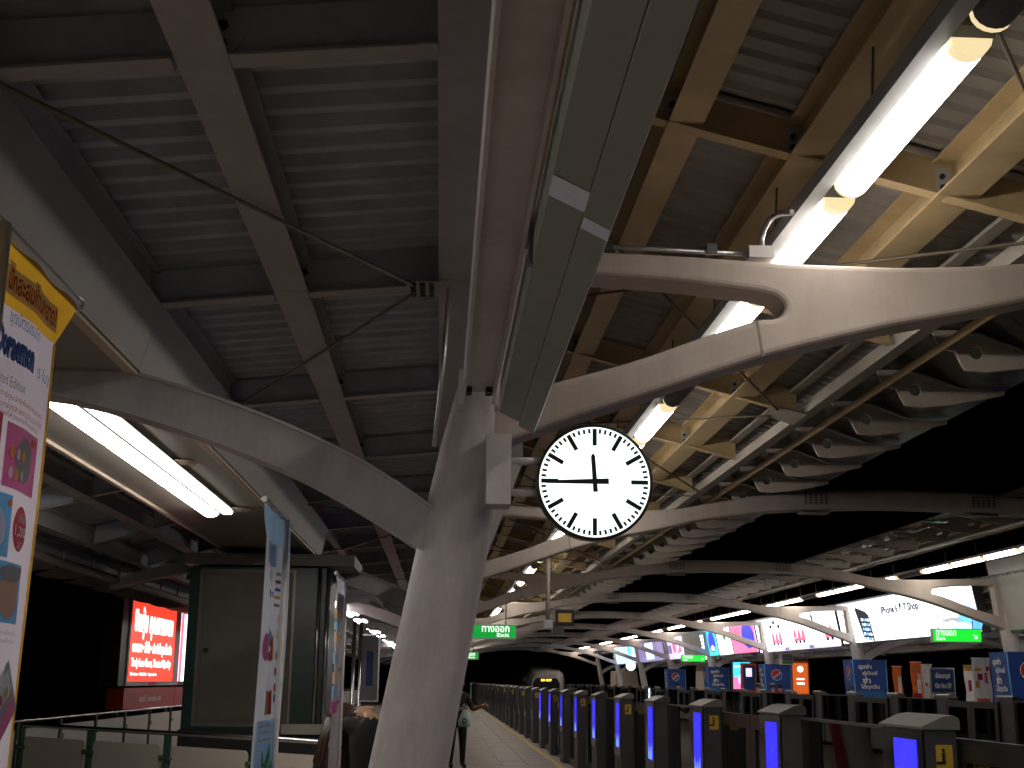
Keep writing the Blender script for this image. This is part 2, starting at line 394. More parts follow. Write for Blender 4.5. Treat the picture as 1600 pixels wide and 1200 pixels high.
# ------------------------------------------------------------------ roof frames
top = [(.22, 4.05), (.86, 4.04), (1.45, 4.025), (1.87, 4.005), (2.3, 4.0), (2.7, 4.003), (3.3, 4.045), (3.66, 4.113), (4.58, 4.276), (5.275, 4.336), (5.97, 4.362), (XC, 4.37)]
bot = [(XC, 4.10), (5.96, 4.093), (5.26, 4.062), (4.57, 4.02), (3.66, 3.896), (3.3, 3.812), (2.92, 3.725), (2.54, 3.647), (2.17, 3.554), (1.8, 3.451), (1.43, 3.324), (1.07, 3.194), (.574, 3.02), (.16, 2.86)]
hole = [(.47, 3.902), (.805, 3.90), (1.26, 3.879), (1.62, 3.843), (1.774, 3.826), (1.86, 3.80), (1.902, 3.752), (1.895, 3.70), (1.85, 3.672), (1.731, 3.655), (1.437, 3.553), (1.073, 3.414), (.715, 3.302), (.466, 3.234), (.40, 3.212)]
tp = smooth_pts(top, 4); bp_ = smooth_pts(bot, 4); hp = smooth_pts(hole, 4)
mir = lambda pts: [(W2-x, z) for x, z in reversed(pts)]
outer = tp[:-1] + mir(tp) + mir(bp_) [1:-1] + bp_[1:] if False else (tp[:-1] + mir(tp) + list(reversed([(W2-x, z) for x, z in bp_])) + bp_[1:])
outer = list(reversed(outer)); holes = [hp, mir(hp)]
arch_mesh = curve_mesh('arch_beam', [outer] + holes, .28, .035)
for p in arch_mesh.polygons: p.use_smooth = False
def colx(z): return -.37 + .18*z
def column_mb(mirror=False):
    prof = [(0, .215), (.6, .21), (1.2, .205), (1.9, .198), (2.4, .192), (2.9, .178), (3.2, .155), (3.6, .12), (4.02, .09)]
    sx = (lambda x: W2-x) if mirror else (lambda x: x)
    return MB().tube([(sx(colx(z)), .14, z) for z, r in prof], [r for z, r in prof], 36)
oa_top = smooth_pts([(0.02, 2.50), (-.046, 2.543), (-.398, 2.769), (-.82, 2.971), (-1.278, 3.138), (-1.77, 3.272), (-2.3, 3.345), (-3.0, 3.27), (-3.8, 3.12), (-4.5, 2.90)], 3)
oa_bot = smooth_pts([(0.0, 2.27), (-.092, 2.332), (-.319, 2.475), (-.739, 2.709), (-1.194, 2.892), (-1.718, 3.056), (-2.3, 3.17), (-3.0, 3.12), (-3.8, 3.0), (-4.5, 2.82)], 3)
def outrigger_mb(mirror=False):
    sx = (lambda x: W2-x) if mirror else (lambda x: x)
    m = MB()
    y0, y1, yw0, yw1 = .02, .26, .045, .07
    def strip(pts, th):
        for i in range(len(pts)-1):
            (xa, za), (xb, zb) = pts[i], pts[i+1]
            v = [(sx(xa), y0, za), (sx(xb), y0, zb), (sx(xb), y1, zb), (sx(xa), y1, za), (sx(xa), y0, za+th), (sx(xb), y0, zb+th), (sx(xb), y1, zb+th), (sx(xa), y1, za+th)]
            m.add(v, [(0, 3, 2, 1), (4, 5, 6, 7), (0, 1, 5, 4), (2, 3, 7, 6)] + ([(3, 0, 4, 7)] if i == 0 else []) + ([(1, 2, 6, 5)] if i == len(pts)-2 else []))
    strip(oa_top, .018); strip(oa_bot, -.018)
    for i in range(len(oa_top)-1):
        (xa, za), (xb, zb) = oa_top[i], oa_top[i+1]; (xc_, zc), (xd, zd) = oa_bot[i], oa_bot[i+1]
        v = [(sx(xa), yw0, za), (sx(xb), yw0, zb), (sx(xd), yw0, zd), (sx(xc_), yw0, zc), (sx(xa), yw1, za), (sx(xb), yw1, zb), (sx(xd), yw1, zd), (sx(xc_), yw1, zc)]
        m.add(v, [(0, 1, 2, 3), (7, 6, 5, 4)])
    return m
col_n, col_o = column_mb().mesh('column'), column_mb(True).mesh('column')
out_n, out_o = outrigger_mb().mesh('outrigger_arm'), outrigger_mb(True).mesh('outrigger_arm')
splice = MB()
for xs in (5.25, W2-5.25):
    pass
def splice_mb(xs):
    m = MB(); z = 4.205 if True else 0
    for zz, th in ((4.345, .018), (4.045, -.018)):
        m.box(xs-.2, xs+.2, -.004, .284, min(zz, zz+th), max(zz, zz+th))
    for i in range(5):
        for zz in (4.145, 4.185, 4.225, 4.265):
            m.box(xs-.17+i*.075, xs-.145+i*.075, -.018, .002, zz, zz+.024)
    return m
spl = [splice_mb(5.27).mesh('splice_bolts'), splice_mb(W2-5.27).mesh('splice_bolts')]
weld = MB().prism_y([(1.735, 3.66), (1.748, 3.655), (1.775, 3.446), (1.762, 3.44)], -.003, .001).mesh('weld_seam')
def frame(k):
    lab = {0: 'leaning white column with forked roof arm that carries the round clock', 1: 'forked arched roof frame right behind the big clock, second of the row'}.get(k)
    if lab is None: lab = '%s forked arched roof frame of the row, counted from the clock column' % ORD[k]
    t = thing('roof_frame', lab, 'roof frame', (0, FY(k), 0), 'arched roof frames spanning the tracks')
    obj('arch_beam', arch_mesh, 'arm', t)
    obj('column', col_n, 'column', t); obj('column', col_o, 'column', t)
    obj('outrigger_arm', out_n, 'outrigger', t); obj('outrigger_arm', out_o, 'outrigger', t)
    for m in spl: obj('splice_bolts', m, 'darksteel', t)
    obj('weld_seam', weld, 'rod', t)
    return t
frames = [frame(k) for k in range(NF)]
# connection plate of the outrigger and column foot on every frame
fplate = MB().cyl((colx(0.02), .14, .02), (0, 0, 1), .33, .04, 28).mesh('base_plate')
for f in frames: obj('base_plate', fplate, 'girder', f)
# conduit along the first fork, with junction box and flexible lead
cd = MB().tube([(.5, .05, 4.085), (1.2, .05, 4.075), (1.715, .05, 4.06)], .014, 8)
o = obj('conduit', cd, 'zinc', frames[0])
obj('junction_box', MB().box(1.71, 1.85, .0, .10, 4.03, 4.10), 'offwhite', frames[0])
obj('cable_lead', MB().tube([(1.79, .03, 4.09), (1.79, .03, 4.15), (1.80, .01, 4.20), (1.825, -.05, 4.245), (1.86, -.13, 4.25), (1.90, -.24, 4.215)], .017, 10), 'zinc', frames[0])
for xx in (.9, 1.5): obj('conduit_clip', MB().box(xx-.03, xx+.03, .02, .09, 4.055, 4.11), 'darksteel', frames[0])
# thin pipe beside the clock column, up to the roof
obj('drop_pipe', MB().tube([(-.06, .06, 2.90), (-.02, .06, 3.4), (.0, .03, 3.80)], .013, 8), 'zinc', frames[0])

# ------------------------------------------------------------------ overhead girders and cable trunks (one per bay)
def girder_mb(L):
    m = MB(); a, b = .087, .256
    m.box(a, a+.014, .0, L, 3.10, 3.26); m.box(b-.014, b, .0, L, 3.10, 3.26); m.box(a+.014, b-.014, .0, L, 3.165, 3.18)
    return m
gm = girder_mb(S-.30).mesh('girder')
bm_ = [MB().box(x-.006, x+.018, S-.46, S-.30, 3.06, 3.25).mesh('end_bracket') for x in (.07, .262)]
bb = [MB().cyl((x, y, 3.15), (0, 0, 1), .02, .03, 6).mesh('bolt') for x in (.115, .225) for y in (S-.42, S-.36)]
def girder(k):
    lab = 'white channel girder overhead running up to the clock column' if k == -1 else 'white overhead girder between the %s and %s columns of this platform' % (ORD[k], ORD[k+1])
    t = thing('overhead_girder', lab, 'girder', (0, FY(k)+.15, 0), 'girders along the column line')
    obj('girder', gm, 'girder', t); [obj('end_bracket', q, 'girder', t) for q in bm_]; [obj('bolt', q, 'bolt', t) for q in bb]
    return t
for k in range(-1, 6): girder(k)
tr_sec = [(.275, 3.16), (.275, 2.995), (.376, 2.945), (.378, 2.932), (.452, 2.897), (.505, 2.95), (.505, 3.16)]
def trunk(k):
    L0, L1 = .55, S-.45
    lab = 'dark olive cable trunk overhead with a pale joint strip, right of the girder' if k == -1 else 'pale cable trunk between the %s and %s columns of this platform' % (ORD[k], ORD[k+1])
    t = thing('cable_trunk', lab, 'cable trunk', (0, FY(k), 0), 'cable trunks along the column line')
    obj('trunk_body', MB().prism_y([(.275, 3.16), (.275, 2.995), (.374, 2.946), (.374, 3.16)], L0, L1), 'trunk', t)
    obj('trunk_cover', MB().prism_y([(.377, 3.165), (.377, 2.936), (.452, 2.897), (.458, 2.902), (.458, 3.165)], L0, L1+.06), 'trunk' if k < 0 else 'offwhite', t)
    for y in (L0+2.2, L0+6.72):
        obj('joint_plate', MB().add([(.274, y, 2.993), (.376, y, 2.943), (.376, y+.15, 2.943), (.274, y+.15, 2.993)], [(0, 1, 2, 3)]), 'jointplate', t)
        obj('joint_plate', MB().add([(.3765, y+.16, 2.9335), (.453, y+.16, 2.8945), (.453, y+.25, 2.8945), (.3765, y+.25, 2.9335)], [(0, 1, 2, 3)]), 'jointplate', t)
    for y in (L0+1.5, L0+4.5, L0+7.5): obj('hanger', MB().box(.262, .272, y, y+.05, 3.0, 3.5), 'darksteel', t)
    return t
for k in range(-1, 5): trunk(k)

# ------------------------------------------------------------------ track side canopy of one bay
def zb(x): return 3.99 + .25*(3.5-x)
def corrugated(xs, zs, L, period=.20, h=.045):
    """deck with ribs running across (along x), repeated along y; xs/zs the underside profile"""
    prof = []; y = 0
    while y < L-.01:
        prof += [(y, 0), (y+period*.30, 0), (y+period*.44, h), (y+period*.86, h)]; y += period
    prof.append((L, 0))
    n = len(xs); v = []; f = []
    for yy, dz in prof:
        for x, z in zip(xs, zs): v.append((x, yy, z+dz))
    for j in range(len(prof)-1):
        for i in range(n-1): f.append((j*n+i, j*n+i+1, (j+1)*n+i+1, (j+1)*n+i))
    o = len(v); b = []
    m = MB(); m.add(v, f)
    top_v = [(x, yy, max(z for z in [z0+.06])) for yy in (0, L) for x, z0 in zip(xs, zs)]
    m.add(top_v, [(i, i+1, n+i+1, n+i) for i in range(n-1)])
    return m
fin_poly = [(3.50, 4.20), (3.56, 4.06), (3.664, 4.045), (3.70, 3.96), (3.731, 3.904), (3.888, 3.892), (4.133, 3.922), (4.36, 3.965), (4.575, 4.011), (4.583, 4.044), (4.40, 4.036), (4.222, 4.036), (4.057, 4.092), (3.86, 4.165), (3.68, 4.205)]
hc = [(3.82+.05*math.cos(2*math.pi*i/20), 4.037+.05*math.sin(2*math.pi*i/20)) for i in range(20)]
fin_mesh = curve_mesh('fin', [list(reversed(fin_poly)), hc], .035, .003)
fp = [(3.50, 4.212), (3.70, 4.21), (3.86, 4.18), (4.057, 4.108), (4.222, 4.052), (4.40, 4.05), (4.60, 4.058)]
fpm = MB()
for i in range(len(fp)-1):
    (xa, za), (xb, zb_) = fp[i], fp[i+1]
    fpm.add([(xa, -.03, za), (xb, -.03, zb_), (xb, 1.17, zb_), (xa, 1.17, za), (xa, -.03, za+.012), (xb, -.03, zb_+.012), (xb, 1.17, zb_+.012), (xa, 1.17, za+.012)],
            [(0, 1, 2, 3), (7, 6, 5, 4), (0, 4, 5, 1), (3, 2, 6, 7)] + ([(1, 5, 6, 2)] if i == len(fp)-2 else []))
fpm = fpm.mesh('glazing_panel')
BOLT0 = MB().cyl((0, 0, 0), (0, 1, 0), .018, .022, 6).mesh('bolt')
def track_canopy(loc, label):
    t = thing('roof_canopy', label, 'roof canopy', loc, 'sloping canopies over the platform edges')
    xs = [.40, 1.4, 2.4, 3.42]
    obj('roof_deck', corrugated(xs, [zb(x)+.216 for x in xs], S, .2, .028), 'deck', t)
    for x in (.62, 1.238, 1.892, 2.694):
        w = .19 if x < 2.5 else .23
        p = obj('purlin', MB().ibeam_y(x, zb(x), .0, S-.006, w), 'purlin', t)
    obj('edge_beam', MB().box(3.22, 3.33, 0, S-.006, 4.025, 4.125).box(3.12, 3.215, 0, S-.006, 4.235, 4.262), 'rafter', t)
    obj('edge_rail', MB().tube([(3.575, 0, 4.05), (3.575, S-.006, 4.05)], .030, 10), 'purlin', t)
    for y in (.06, 2.785, 5.51, 8.235):
        a, b = .45, 3.19
        v = []
        def sl(x0, x1, y0, y1, d0, d1):
            return [(x0, y0, zb(x0)+d0), (x1, y0, zb(x1)+d0), (x1, y1, zb(x1)+d0), (x0, y1, zb(x0)+d0), (x0, y0, zb(x0)+d1), (x1, y0, zb(x1)+d1), (x1, y1, zb(x1)+d1), (x0, y1, zb(x0)+d1)]
        F = [(0, 3, 2, 1), (4, 5, 6, 7), (0, 1, 5, 4), (1, 2, 6, 5), (2, 3, 7, 6), (3, 0, 4, 7)]
        obj('rafter', MB().add(sl(a, b, y-.048, y+.048, -.016, -.003), F).add(sl(a, b, y-.005, y+.005, -.003, .20), F), 'purlin', t)
        for x in (1.238, 1.892, 2.694):
            obj('cleat', MB().box(x-.105, x-.02, y-.009, y-.0055, zb(x)+.02, zb(x)+.17), 'weblit', t)
            for dz in (.06, .12): obj('bolt', BOLT0, 'bolt', t, (x-.07, y-.012, zb(x)+dz))
    # diagonal bracing rods meeting gussets at the edge beam
    for yg in (S/2+.15, ):
        obj('gusset_plate', MB().add([(2.98, yg-.2, zb(2.98)-.03), (3.24, yg-.28, 4.012), (3.24, yg+.28, 4.012), (2.98, yg+.2, zb(2.98)-.03)], [(0, 1, 2, 3)]).add([(2.98, yg-.2, zb(2.98)-.02), (3.24, yg-.28, 4.022), (3.24, yg+.28, 4.022), (2.98, yg+.2, zb(2.98)-.02)], [(3, 2, 1, 0)]), 'rafter', t)
        for dy, yy in ((-.15, yg-4.2), (.15, yg+4.2)):
            obj('brace_rod', MB().tube([(3.0, yg+dy, zb(3.0)-.04), (.7, yy, zb(.7)-.05)], .011, 6), 'rod', t)
    for yy, y2 in ((.2, 4.0), (S-.3, S-4.0)):
        obj('brace_rod', MB().tube([(3.2, yy, zb(3.2)-.05), (.7, y2, zb(.7)-.05)], .011, 6), 'rod', t)
    for i in range(8):
        y = .18+1.36*i
        obj('fin', fin_mesh, 'fin', t, (.05, y, .0)); obj('glazing_panel', fpm, 'finpanel', t, (.05, y, 0))
    seen = set(); G = 1.1
    for ch in t.children:
        if ch.name.startswith('bolt'):
            ch.location = (ch.location.x*G, ch.location.y, EYE+(ch.location.z-EYE)*G)
        else:
            ch.location.x *= G
            if ch.data.name not in seen:
                seen.add(ch.data.name)
                gy = 1.125 if ch.name.startswith('glazing') else 1.0
                ch.data.transform(Matrix(((G, 0, 0, 0), (0, gy, 0, 0), (0, 0, G, EYE*(1-G)), (0, 0, 0, 1))))
    return t
c0 = track_canopy((0, FY(-1), 0), 'sloping corrugated canopy overhead on the right, before the first forked arm')
for k in range(0, NF):
    dup(c0, (0, FY(k), 0), ['sloping canopy with curved fins just behind the clock, between first and second frames'][0] if k == 0 else
        'sloping finned canopy of this platform between the %s and %s frames' % (ORD[k], ORD[k+1]))
for k in range(-1, NF):
    dup(c0, (W2, FY(k), 0), 'finned canopy across the tracks, %s' % ('nearest bay' if k == -1 else 'in the bay after the %s frame' % ORD[k]), mirror=True)

# ------------------------------------------------------------------ outer canopy of one bay
OX = [.42, .04, -.879, -1.6, -2.66, -3.45, -4.1, -4.6]; OZ = [3.88, 3.84, 3.747, 3.67, 3.50, 3.31, 3.12, 2.96]
def oz(x):
    for i in range(len(OX)-1):
        if OX[i+1] <= x <= OX[i]:
            t = (x-OX[i])/(OX[i+1]-OX[i]); return OZ[i]+(OZ[i+1]-OZ[i])*t
    return OZ[-1]
def poly_beam(xs, y, hw, d0, d1):
    m = MB()
    for i in range(len(xs)-1):
        x0, x1 = xs[i], xs[i+1]; z0, z1 = oz(x0), oz(x1)
        v = [(x0, y-hw, z0+d0), (x1, y-hw, z1+d0), (x1, y+hw, z1+d0), (x0, y+hw, z0+d0), (x0, y-hw, z0+d1), (x1, y-hw, z1+d1), (x1, y+hw, z1+d1), (x0, y+hw, z0+d1)]
        m.add(v, [(0, 3, 2, 1), (4, 5, 6, 7), (0, 1, 5, 4), (2, 3, 7, 6)])
    return m
eave_fin = curve_mesh('eave_fin', [list(reversed([(x+.84, z+.31) for x, z in [(-5.35, 2.66), (-5.5, 2.58), (-5.75, 2.55), (-6.0, 2.58), (-6.12, 2.62), (-5.95, 2.66), (-5.6, 2.80), (-5.35, 2.82)]]))[::-1]], .03, .003)
BOLT2 = MB().cyl((0, 0, 0), (0, 0, 1), .016, .02, 8).mesh('bolt')
BOLT = MB().cyl((0, 0, 0), (0, 1, 0), .02, .02, 8).mesh('bolt')
def outer_canopy(loc, label, soffit):
    t = thing('roof_canopy', label, 'roof canopy', loc, 'low canopies behind the columns')
    obj('roof_deck', corrugated(OX, [z+.205 for z in OZ], S, .205, .062), 'deckcool', t)
    for x, w in ((.04, .20), (-.879, .19), (-1.66, .10), (-3.45, .16), (-4.1, .14), (-4.54, .10)):
        o = obj('purlin', MB().ibeam_y(x, oz(x), 0, S-.006, w, .20), 'purlinleft', t)
    xr = [-.06, -.78]; xr2 = [-.98, -1.6, -2.66, -3.36]; xr3 = [-3.54, -4.02]
    for y in (.06, 2.775, 5.5, 8.17):
        for seg in (xr, xr2, xr3):
            a = poly_beam(seg, y, .05, -.012, .0); b = poly_beam(seg, y, .005, 0, .195)
            obj('rafter', a, 'purlinleft', t); obj('rafter_web', b, 'weblit', t)
        for x, sgn in ((-.879, 1), (.04, -1)):
            for dz in (.06, .13): obj('bolt', BOLT, 'bolt', t, (x+sgn*.065, y-.012, oz(x)+dz))
            hw = [(x+sgn*.012, oz(x)+.19), (x+sgn*.012, oz(x)+.015), (x+sgn*.10, oz(x)+.015), (x+sgn*.14, oz(x)+.09), (x+sgn*.10, oz(x)+.19)]
            obj('end_plate', MB().prism_y(hw, y-.010, y-.0055), 'weblit', t)
    # gusset with eight bolts at the frame, four rods
    yg = .03
    gq = MB().box(-.235, -.05, yg-.13, yg+.13, 3.795, 3.803)
    obj('gusset_plate', gq, 'rafter', t)
    for i in range(3):
        for j in range(4): obj('bolt', BOLT2, 'bolt', t, (-.20+i*.052, yg-.095+j*.063, 3.787))
    for a, b in (((-.2, .1), (-1.62, 2.75)), ((-.2, S-.06), (-1.62, S-2.8))):
        obj('brace_rod', MB().tube([(a[0], a[1], oz(a[0])-.03), (b[0], b[1], oz(b[0])-.03)], .010, 6), 'rod', t)
    if soffit:
        obj('fascia', MB().prism_y([(-1.585, 3.66), (-1.675, 3.275), (-1.70, 3.275), (-1.61, 3.66)], 0, S-.004), 'fascia', t)
        obj('soffit', MB().box(-2.815, -1.70, 0, S-.004, 3.276, 3.30), 'soffit', t)
        obj('soffit_trim', MB().box(-1.745, -1.69, 0, S-.004, 3.255, 3.274), 'trim', t)
        obj('soffit_trim', MB().box(-2.84, -2.80, 0, S-.004, 3.25, 3.30), 'trim', t)
    for i in range(8):
        obj('eave_fin', eave_fin, 'fin', t, (0, .6+1.36*i, 0))
    obj('eave_tube', MB().tube([(-4.42, 0, 2.93), (-4.42, S-.006, 2.93)], .055, 10), 'rafter', t)
    return t
o1 = outer_canopy((0, FY(-1), 0), 'dark ribbed canopy overhead on the left, before the clock column', True)
dup(o1, (0, FY(0), 0), 'low dark canopy with lit soffit, left behind the clock column')
o2 = outer_canopy((0, FY(1), 0), 'low dark canopy behind the green booth, after the second frame', False)
for k in range(2, NF): dup(o2, (0, FY(k), 0), 'low dark canopy far left, in the bay after the %s frame' % ORD[k])
for k in range(0, NF): dup(o2, (W2, FY(k), 0), 'low canopy at the back of the far platform, in the bay after the %s frame' % ORD[k], mirror=True)

# ------------------------------------------------------------------ lamps
def lamp_mesh():
    L = 1.56
    hous = MB().box(-.095, .095, 0, L, .045, .10)
    n = 8; prof = [(-.085, .044)] + [(.085*math.cos(math.pi+math.pi*i/n)*1.0, .044+.075*math.sin(math.pi+math.pi*i/n)*1.0) for i in range(1, n)] + [(.085, .044)]
    dif = MB().prism_y(prof, .07, L-.03)
    e1 = MB().prism_y(prof, .0, .068); e2 = MB().prism_y(prof, L-.028, L)
    rail = MB().box(-.185, -.105, -.12, L+.07, .02, .10)
    return [m.mesh('lamp') for m in (hous, dif, e1, e2, rail)]
LM = lamp_mesh()
DIM = LM[1].copy()
def lamp(x, y, z, lit, label, group, sgn=1, rod=True, rail=True, mat='tube'):
    t = thing('fluorescent_lamp', label, 'lamp', (x, y, z), group)
    obj('housing', LM[0], 'lampbody', t)
    obj('diffuser', LM[1] if lit else DIM, mat if lit else 'inkgrey', t)
    obj('end_cap', LM[2], 'tubeend', t); obj('end_cap', LM[3], 'tubeend', t)
    if rail: obj('mounting_rail', LM[4], 'lampbody', t)
    if rod:
        obj('hanger_rod', MB().tube([(-.15, .75, .1), (-.13, .75, .40)], .007, 6), 'rod', t)
    if sgn < 0: t.scale = (-1, 1, 1)
    return t
dark = {-1, 3, 7, 12, 13, 17, 22, 27, 31, 36, 41}
names = {-1: 'unlit fluorescent lamp at the top right corner', 0: 'long lit fluorescent lamp at the upper right, nearest lit one', 1: 'lit fluorescent lamp just above the first forked arm', 2: 'lit fluorescent lamp seen through the fork of the first arm', 3: 'unlit fluorescent lamp under the first forked arm', 4: 'lit fluorescent lamp to the upper right of the clock'}
for k in range(-5, 46):
    y = (4.56+1.74*k)*1.05
    lit = k not in dark
    lab = names.get(k, '%s %s fluorescent lamp of the row over this platform, counted from the nearest' % (ordw(max(1, k+2)), 'lit' if lit else 'unlit') if k > -2 else '')
    if k < -1: lab = '%s lit fluorescent lamp overhead behind the camera' % ordw(-1-k)
    lamp(2.06*1.05, y, 4.254, lit, lab, 'lamps hung over this platform').scale = (1.05, 1.05, 1.05)
darko = {4, 9, 13, 18, 24, 29, 35, 40}
for k in range(0, 50):
    y = 22.0+1.66*k
    lit = k not in darko
    lamp(W2-2.06, y, 4.16, lit, '%s lamp, %s, in the row over the far platform from the right' % (ordw(k+1), 'lit' if lit else 'unlit'), 'lamps hung over the far platform', -1)
def soffit_lamp(y, L, label, x=-2.3, sgn=1, z=3.27, group='lamps under the low canopy'):
    t = thing('ceiling_lamp', label, 'lamp', (x, y, z), group)
    n = 8
    def prof(c, w, h): return [(c-w, -.02)] + [(c+w*math.cos(math.pi+math.pi*i/n), -.02+h*math.sin(math.pi+math.pi*i/n)) for i in range(1, n)] + [(c+w, -.02)]
    m = MB().prism_y(prof(0, .085, .06), .06, L-.06)
    m.prism_y(prof(0, .07, .045), .01, .06); m.prism_y(prof(0, .07, .045), L-.06, L-.01)
    obj('diffuser', m, 'tubecool', t)
    obj('housing', MB().box(-.11, .24, 0, L, -.018, .006), 'zinc', t)
    obj('divider', MB().box(.105, .13, 0, L, -.055, -.0185), 'darksteel', t)
    obj('side_diffuser', MB().box(.14, .20, .02, L-.02, -.04, -.0185), 'tubecool', t)
    if sgn < 0: t.scale = (-1, 1, 1)
    return t
for i, (y, l) in enumerate(((6.95, 1.92), (8.88, 1.96), (10.86, 1.96))):
    soffit_lamp(y, l, ['bright ceiling lamp half hidden behind the yellow topped banner', 'middle one of three bright ceiling lamps on the left soffit', 'farthest of three bright ceiling lamps on the left soffit'][i])
for i, y in enumerate((3.0, 1.02, -.95, -2.9, -4.9)): soffit_lamp(y, 1.9, '%s unseen ceiling lamp added to light the column, left soffit row' % ordw(i+1))  # out of view, added to light the column, outrigger and banner
for i in range(15):
    soffit_lamp(27.5+4.1*i, 1.7, '%s small distant ceiling lamp from the left, between booth and column' % ordw(i+1))
for i in range(13):
    soffit_lamp(26.0+5.45*i, 1.7, '%s ceiling lamp from the right under the far platform\'s low canopy' % ordw(i+1), W2+2.3, -1)
# round soffit speakers
for i, y in enumerate((9.86, 12.62)):
    t = thing('ceiling_speaker', ['nearer', 'farther'][i]+' round speaker grille in the lit soffit', 'speaker', (-2.02, y, 3.27), 'speakers in the soffit')
    obj('grille', MB().cyl((0, 0, -.006), (0, 0, 1), .115, .012, 28), 'speaker', t)
    ring = MB(); n = 28
    for a in range(n):
        p = [(r*math.cos(2*math.pi*b/n), r*math.sin(2*math.pi*b/n)) for r in (.118, .145) for b in (a, a+1)]
        ring.add([(p[0][0], p[0][1], -.018), (p[1][0], p[1][1], -.018), (p[3][0], p[3][1], -.01), (p[2][0], p[2][1], -.01)], [(0, 1, 3, 2) if False else (0, 1, 2, 3)])
    obj('ring', ring, 'trim', t)

# ------------------------------------------------------------------ clock
def clock(loc, rad, label, sgn=1, detail=True):
    t = thing('station_clock', label, 'clock', loc, 'round clocks on brackets')
    n = 64 if detail else 24
    d = .13
    drum = MB().tube([(0, 0, 0), (0, d, 0)], rad*.985, n)
    obj('drum', drum, 'gatecapdark', t)
    # rim: ring sections
    prof = [(rad*.955, -.004), (rad*.965, -.022), (rad*.995, -.022), (rad*1.01, -.008), (rad*1.01, .03), (rad*.99, .034)]
    rim = MB(); m = len(prof)
    v = [(r*math.cos(2*math.pi*a/n), y, r*math.sin(2*math.pi*a/n)) for a in range(n) for r, y in prof]
    f = [(a*m+i, a*m+i+1, ((a+1) % n)*m+i+1, ((a+1) % n)*m+i) for a in range(n) for i in range(m-1)]
    rim.add(v, f, True); obj('rim', rim, 'black', t)
    obj('face', MB().tube([(0, -.008, 0), (0, -.001, 0)], rad*.957, n), 'clockface', t)
    def bar(a, r0, r1, w, y=-.011, th=.0018):
        c, s_ = math.sin(a), math.cos(a); p = (s_, -c)
        pts = [(c*r0+p[0]*w, s_*r0+p[1]*w), (c*r1+p[0]*w, s_*r1+p[1]*w), (c*r1-p[0]*w, s_*r1-p[1]*w), (c*r0-p[0]*w, s_*r0-p[1]*w)]
        return pts, y, th
    hm = MB(); mm = MB()
    for i in range(60):
        a = 2*math.pi*i/60
        if i % 5 == 0: p, y, th = bar(a, rad*.63, rad*.925, rad*.037); hm.prism_y(p, y-th, y)
        elif detail: p, y, th = bar(a, rad*.845, rad*.925, rad*.021); mm.prism_y(p, y-th, y)
    obj('hour_marks', hm, 'inkblack', t)
    if detail: obj('minute_marks', mm, 'inkblack', t)
    ah = R(-4.0); am = R(-91.5)
    def hand(a, pts, y):
        m_ = MB(); q = [(x*math.cos(a)+z*math.sin(a), -x*math.sin(a)+z*math.cos(a)) for x, z in pts]
        m_.prism_y(q, y-.003, y); return m_
    w = rad*.045
    obj('hour_hand', hand(ah, [(-w*.9, -rad*.18), (w*.9, -rad*.18), (w*.8, rad*.44), (0, rad*.50), (-w*.8, rad*.44)], -.016), 'inkblack', t)
    obj('minute_hand', hand(am, [(-w*1.1, -rad*.24), (w*1.1, -rad*.24), (w*.55, rad*.84), (-w*.55, rad*.84)], -.0205), 'inkblack', t)
    obj('hub', MB().tube([(0, -.026, 0), (0, -.012, 0)], rad*.05, 16), 'inkblack', t)
    if detail:
        obj('mounting_box', MB().box(-.575, -.445, -.03, .20, -.13, .245), 'girder', t)
        for z in (-.055, .115): obj('mounting_tube', MB().tube([(-.45, .07, z), (-rad*.93, .07, z)], .021, 12), 'girder', t)
    if sgn < 0: pass
    return t
clock((.795, 6.70, 2.685), .308, 'big round lit clock with black hands, beside the leaning column')
clock((W2-.82, FY(7)-.18, 2.70), .33, 'tiny far clock across the tracks, low under the distant frames', -1, False)

